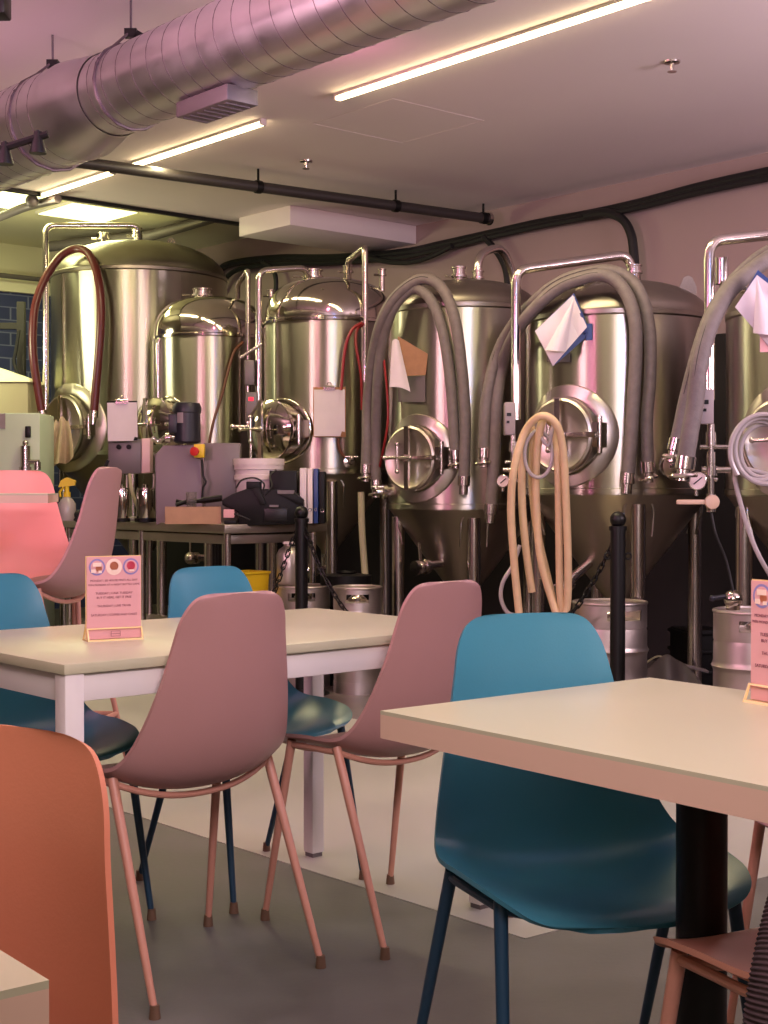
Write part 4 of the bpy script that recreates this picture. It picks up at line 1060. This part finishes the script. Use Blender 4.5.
# cardboard tray
Yc = 7.95
p = ont(193, Yc)
t = thing('cardboard_box', 'low brown cardboard box at front of steel work table', 'box', p, R_(8))
bh = zz(507, Yc); bw = 54 * Yc / F
for nm, c_, s_ in (('box_side', (0, -.09, bh / 2), (bw, .006, bh)), ('box_side', (0, .09, bh / 2), (bw, .006, bh)), ('box_end', (-bw / 2, 0, bh / 2), (.006, .18, bh)), ('box_end', (bw / 2, 0, bh / 2), (.006, .18, bh)), ('box_floor', (0, 0, .004), (bw, .18, .006))):
    part(MB().box(c_, s_), nm, 'card', t)
# tool lying over box
tg = MB().tube(catmull([at(176, 505, Yc - .02), at(186, 502, Yc), at(200, 501, Yc), at(222, 498, Yc)]), [.012] * 13 + [.018] * 6, 8).tube(catmull([at(176, 501, Yc), at(186, 503, Yc), at(196, 505, Yc)]), .01, 8)
solo(tg, 'label_gun', 'blackm', 'black handled tool resting across cardboard box', 'tool', at(200, 503, Yc))
q = at(191.5, 508, Yc - .02); q.z = TZ + .012
t = thing('drinking_glass', 'small clear glass standing in cardboard box', 'glass', q)
hg = zat(492, Yc) - q.z
part(MB().lathe([(.025, 0), (.03, hg), (.028, hg), (.023, .008), (.001, .008)], 24), 'glass_body', 'glass', t)
# black label machine
Ym = 7.85
p = ont(265, Ym + .1)
t = thing('label_machine', 'black bulky machine with cables at right end of work table', 'machine', p)
part(MB().prism([rel(238, 526, Ym), rel(303, 524, Ym), rel(303, 500, Ym), rel(294, 492, Ym), rel(270, 489, Ym), rel(246, 489, Ym), rel(232, 494, Ym), rel(222, 500, Ym), rel(222, 505, Ym), rel(238, 512, Ym)], (0, .26, 0)), 'machine_body', 'blackm', t, bevel=.006)
part(MB().box(rel(276, 515, Ym - .005), (.13, .02, .075)), 'outlet_tray', 'black', t, bevel=.004)
part(MB().box(rel(231, 522, Ym), (.07, .08, .02)), 'side_tray', 'blackm', t, bevel=.004)
part(MB().box(rel(254, 486, Ym + .05), (.08, .08, .05)), 'label_roll_holder', 'blackm', t, bevel=.004)
part(MB().prism([rel(252, 489, Ym - .01), rel(259, 487, Ym - .01), rel(266, 504, Ym - .02), rel(260, 505, Ym - .02)], (0, .03, 0)), 'arm', 'blackm', t, bevel=.003)
part(MB().prism([rel(279, 494, Ym - .01), rel(290, 492, Ym - .01), rel(304, 502, Ym - .01), rel(300, 506, Ym - .01)], (0, .03, 0)), 'arm', 'blackm', t, bevel=.003)
part(MB().box(rel(229, 513.5, Ym - .01), (.058, .02, .045)), 'paper_label', 'pinkcard', t)
part(MB().box(rel(286, 492, Ym + .02), (.09, .06, .02)).box(rel(274, 506, Ym - .012), (.05, .01, .012)), 'feed_plate', 'gbox', t)
part(MB().tube(catmull([rel(236, 488, Ym), rel(242, 480, Ym), rel(255, 478, Ym), rel(264, 484, Ym), rel(262, 492, Ym)]), .005, 8), 'cable', 'rubber', t)
part(MB().tube(catmull([rel(265, 495, Ym), rel(272, 486, Ym), rel(270, 476, Ym + .05), rel(276, 470, Ym + .08)]), .005, 8), 'cable', 'rubber', t)
part(MB().tube(catmull([rel(225, 512, Ym), rel(238, 515, Ym - .02), rel(250, 520, Ym - .02)]), .005, 8), 'cable', 'rubber', t)
# white bucket
Yk = 8.25
q = ont(259, Yk)
t = thing('plastic_bucket', 'white plastic bucket with ridged rim on work table', 'bucket', q)
rb_ = 24.5 * Yk / F; hb_ = zat(459, Yk) - TZ
part(MB().lathe([(rb_ * .82, 0), (rb_ * .85, .01), (rb_ * .93, hb_ * .66), (rb_ * 1.0, hb_ * .67), (rb_ * 1.0, hb_ * .74), (rb_ * .96, hb_ * .75), (rb_ * .96, hb_ * .82), (rb_ * 1.01, hb_ * .83), (rb_ * 1.01, hb_ * .9)], 40), 'bucket_body', 'bucket', t)
part(MB().lathe([(rb_ * 1.0, hb_ * .9), (rb_ * 1.04, hb_ * .9), (rb_ * 1.04, hb_), (rb_ * .98, hb_), (rb_ * .96, hb_ * .97), (.001, hb_ * .97)], 40), 'lid', 'bucket', t)
# binders
Yd = 8.1
for x0, x1, y0_, m_, lb in ((271, 298, 471, 'blackm', 'wide black binder at back of work table'), (301, 307.5, 468.5, 'paper', 'white binder beside wide black binder'), (308.5, 313.5, 469, 'bucket', 'slim pale folder between white and blue binders'), (314.5, 319, 469, 'bboard', 'slim blue binder near work table end'), (320, 325.5, 472, 'blackm', 'slim black binder last in the row')):
    q = ont((x0 + x1) / 2, Yd); w_ = (x1 - x0) * Yd / F; hh = zat(y0_, Yd) - TZ
    t = thing('ring_binder', lb, 'binder', q, 0, 'binders on the work table')
    part(MB().box((0, 0, hh / 2), (w_, .22, hh)), 'cover', m_, t, bevel=.003)
    part(MB().box((0, .02, hh / 2 + .002), (w_ * .7, .2, hh * .97)), 'pages', 'paper', t)
    part(MB().torus((0, -.111, hh * .25), (0, 1, 0), min(.012, w_ * .3), .002, 14, 5), 'finger_ring', 'chrome', t)
# spray bottle
q = ont(67, 8.75)
t = thing('spray_bottle', 'clear spray bottle with yellow trigger head behind stool', 'bottle', q)
hs = zat(497, 8.75) - TZ
part(MB().lathe([(.05, 0), (.054, .01), (.054, hs * .7), (.035, hs * .9), (.018, hs), (.018, hs + .02)], 28), 'bottle_body', 'chose', t)
hd = part(MB().lathe([(.022, hs), (.022, hs + .03)], 16).prism([(-.05, -.015, hs + .06), (.05, -.015, hs + .07), (.055, -.015, hs + .1), (.0, -.015, hs + .12), (-.035, -.015, hs + .10)], (0, .03, 0)).cyl((0, 0, hs + .02), (0, 0, hs + .08), .014), 'trigger_head', 'yellow', t)
part(MB().tube([(-.02, 0, hs + .06), (-.045, 0, hs + .03), (-.04, 0, hs - .0)], .007, 8), 'trigger', 'yellow', hd)
solo(MB().tube([at(75, 521, 8.6), at(86, 505, 8.6), at(97, 488, 8.6), at(108, 460, 8.6)], [.012, .016, .014, .01], 8).ball(at(86, 507, 8.6), .035, 12, 8).ball(at(79, 515, 8.62), .03, 12, 8), 'hanging_brush', 'rubber', 'black long-handled brush leaning behind profile stool', 'brush', at(86, 505, 8.6))

# ------------------------------------------------------------------ pale green cabinet, vessel at far left
q = V((at(2, 500, 9.3).x, 9.3, 0))
t = thing('electrical_cabinet', 'pale green metal cabinet at left edge beside largest tank', 'cabinet', q)
hc_ = zat(413, 9.3)
part(MB().box((0, .2, hc_ / 2), (.50, .4, hc_)), 'cabinet_body', 'pgreen', t, bevel=.008)
part(MB().box((.175, -.012, zat(432, 9.3)), (.035, .025, .075)), 'latch', 'black', t, bevel=.005)
part(MB().box((-.07, -.003, zat(421, 9.3)), (.19, .006, .10)), 'notice_plate', 'lgbox', t)
tp_ = MB(); x_ = .145
x_ = at(23.5, 460, 9.2).x - q.x
tp_.cyl((x_, -.05, .0), (x_, -.05, zat(472, 9.25)), .012).cyl((x_, -.05, zat(472, 9.25)), (x_, -.05, zat(446, 9.25)), .032).lathe([(.04, 0), (.04, .02)], 20, (x_, -.05, zat(470, 9.25))).ball((x_, -.05, zat(443, 9.25)), .02, 12, 8).cyl((x_, -.05, zat(462, 9.25)), (x_ + .09, -.06, zat(462, 9.25)), .016).cyl((x_ + .08, -.06, zat(462, 9.25)), (x_ + .08, -.06, zat(470, 9.25)), .022)
part(tp_, 'filter_housing', 'chrome', t)
q = V((at(4, 500, 10.4).x, 10.4, 0))
t = thing('grain_hopper', 'beige square vessel with sloping lid behind pale green cabinet', 'vessel', q)
hv = zat(381, 10.3)
part(MB().box((0, .25, hv / 2), (.36, .5, hv)), 'vessel_body', 'bin', t, bevel=.01)
part(MB().prism([(-.22, -.02, hv), (.21, -.02, hv), (.18, .0, hv + .03), (-.2, .3, hv + .16)], (0, .5, 0)), 'sloping_lid', 'cream', t, bevel=.006)
# dark steel frame post before the blue blocks
t = thing('pipe_frame', 'dark steel frame with hanging cable in front of blue blocks', 'frame', V((at(22, 500, 11.4).x, 11.4, 0)))
x_ = t.location.x
part(MB().box((0, 0, 1.3), (.06, .06, 2.6)), 'post', 'dark', t)
part(MB().box((-.3, 0, zat(326, 11.4)), (.6, .05, .05)), 'rail', 'dark', t)
part(MB().tube(catmull([at(19, 330, 11.3), at(16, 350, 11.3), at(14, 362, 11.3), at(18, 375, 11.3)]), .014, 8), 'cable', 'rubber', t, world=True)

# ------------------------------------------------------------------ ribbed jacket at right edge
jt = thing('hanging_jacket', 'dark ribbed jacket hanging at right edge over pink chair', 'jacket', at(790, 1000, 1.5))
P = [(at(806, 880, 1.56), .03), (at(801, 905, 1.545), .036), (at(797, 940, 1.53), .041), (at(793, 980, 1.515), .045), (at(790, 1020, 1.505), .048), (at(789, 1060, 1.5), .05), (at(790, 1110, 1.5), .048)]
pts = catmull([p for p, _ in P], 40); rs = []
for i in range(len(pts)):
    k = i / (len(pts) - 1) * (len(P) - 1); j = min(len(P) - 2, int(k)); b0 = P[j][1] * (1 - k + j) + P[j + 1][1] * (k - j)
    rs.append(b0 * (1 + .024 * math.sin(i * 2 * PI / 5)))
part(MB().tube(pts, rs, 24), 'sleeve', 'jacket', jt, world=True, angle=60)
part(MB().tube([at(790, 1110, 1.5), at(790, 1126, 1.5)], .05, 24), 'cuff', 'jacket', jt, world=True)
part(MB().tube([at(806, 880, 1.56), at(822, 858, 1.6), at(866, 845, 1.68)], [.03, .05, .06], 20), 'shoulder', 'jacket', jt, world=True)

# ------------------------------------------------------------------ light
w = bpy.data.worlds.new('world'); sc.world = w; w.use_nodes = True
w.node_tree.nodes['Background'].inputs[0].default_value = lin((190, 160, 165)) + (1,)
w.node_tree.nodes['Background'].inputs[1].default_value = .25
def area(name, loc, target, sx, sy, power, rgb, spread=None):
    ld = bpy.data.lights.new(name, 'AREA'); ld.shape = 'RECTANGLE'; ld.size = sx; ld.size_y = sy; ld.energy = power; ld.color = lin(rgb)
    o = bpy.data.objects.new(name, ld); COL.objects.link(o); o.location = loc
    o.rotation_euler = (V(target) - V(loc)).to_track_quat('-Z', 'Y').to_euler()
    if spread: ld.spread = spread
    return o
def down(name, c, L, wd, power, rgb):
    o = area(name, c, V(c) - V((0, 0, 1)), L, wd, power, rgb)
    o.rotation_euler = (0, 0, aU); return o
# room lamps: rows of warm LED strips on the cafe ceiling, continuing the visible row
WARM = (255, 240, 186)
for n_, u_, pw in ((5.2, 3.2, 11), (5.2, 6.2, 8), (7.4, 3.4, 12), (7.4, 5.9, 8), (9.4, 4.5, 14)):
    down('cafe_strip_lamp', UN(u_, n_, CEIL - .05), 1.5, .06, pw, WARM)
for a_, b_, _ in strips:
    down('brew_strip_lamp', s0 + U * ((a_ + b_) / 2) + V((0, 0, -.03)), b_ - a_,   .05, 40 * (b_ - a_) / 1.4, WARM)
# unseen fill panels added behind the camera, giving banded tank reflections
area('front_fill_lamp', V((-.9, -2.4, 1.9)), V((-.4, 6, 1.3)), .7, 2.0, 15, (255, 236, 214))
area('front_fill_lamp', V((.9, -2.4, 1.9)), V((.6, 6, 1.3)), .45, 2.0, 13, (255, 236, 214))
area('front_fill_lamp', V((2.9, -1.4, 1.9)), V((1.2, 6, 1.3)), .7, 2.0, 16, (255, 232, 210))
# pink neon on the cafe side; the small one is added for tank streaks
area('pink_lamp', V((-2.3, 2.4, 2.2)), V((0.3, 8, 1.4)), .06, 1.2, 5, (255, 90, 170))
area('pink_lamp', V((-.3, 6.2, 2.95)), V((.2, 8.2, 1.6)), .10, .10, 7, (255, 130, 185))  # no fixture here, added to place pink streaks on the tanks
area('pink_wash_lamp', V((-2.1, 3.3, 2.5)), V((-.7, 5.4, 2.9)), .7, .14, 32, (255, 140, 205))
# unseen uplights added to brighten the ceiling
area('ceiling_fill_lamp', V((-2.8, 4.0, 2.0)), V((-1.6, 5.0, 3.1)), .8, .4, 110, (255, 196, 214))
area('ceiling_fill_lamp', V((3.6, 4.4, 2.0)), V((1.6, 6.2, 3.1)), 1.6, .4, 180, (255, 226, 240))
area('ceiling_fill_lamp', V((.5, .4, 2.2)), V((.4, 4.4, 3.1)), 1.6, .4, 185, (255, 226, 238))
area('blue_accent_lamp', V((1.0, 2.8, 2.6)), V((.2, 4.6, 2.9)), .3, .1, 30, (90, 150, 255))
# yellow-green fluorescents over the far end
for c in (V((-2.34, 11.25, 3.26)), V((-2.34, 11.25, 3.26)) + N * .72):
    down('far_fluorescent_lamp', c, .5, .5, 34, (248, 255, 178))
area('far_fill_lamp', UN(-3.9, 3.6, 2.4), UN(-3.9, 1.0, 3.3), .8, .3, 60, (252, 248, 196))  # unseen fill added to brighten the far recess ceiling

sc.view_settings.view_transform = 'Standard'; sc.view_settings.look = 'None'
sc.view_settings.exposure = -1.0; sc.view_settings.gamma = 1.0; sc.view_settings.use_curve_mapping = False
sc.cycles.max_bounces = 8; sc.cycles.use_denoising = True
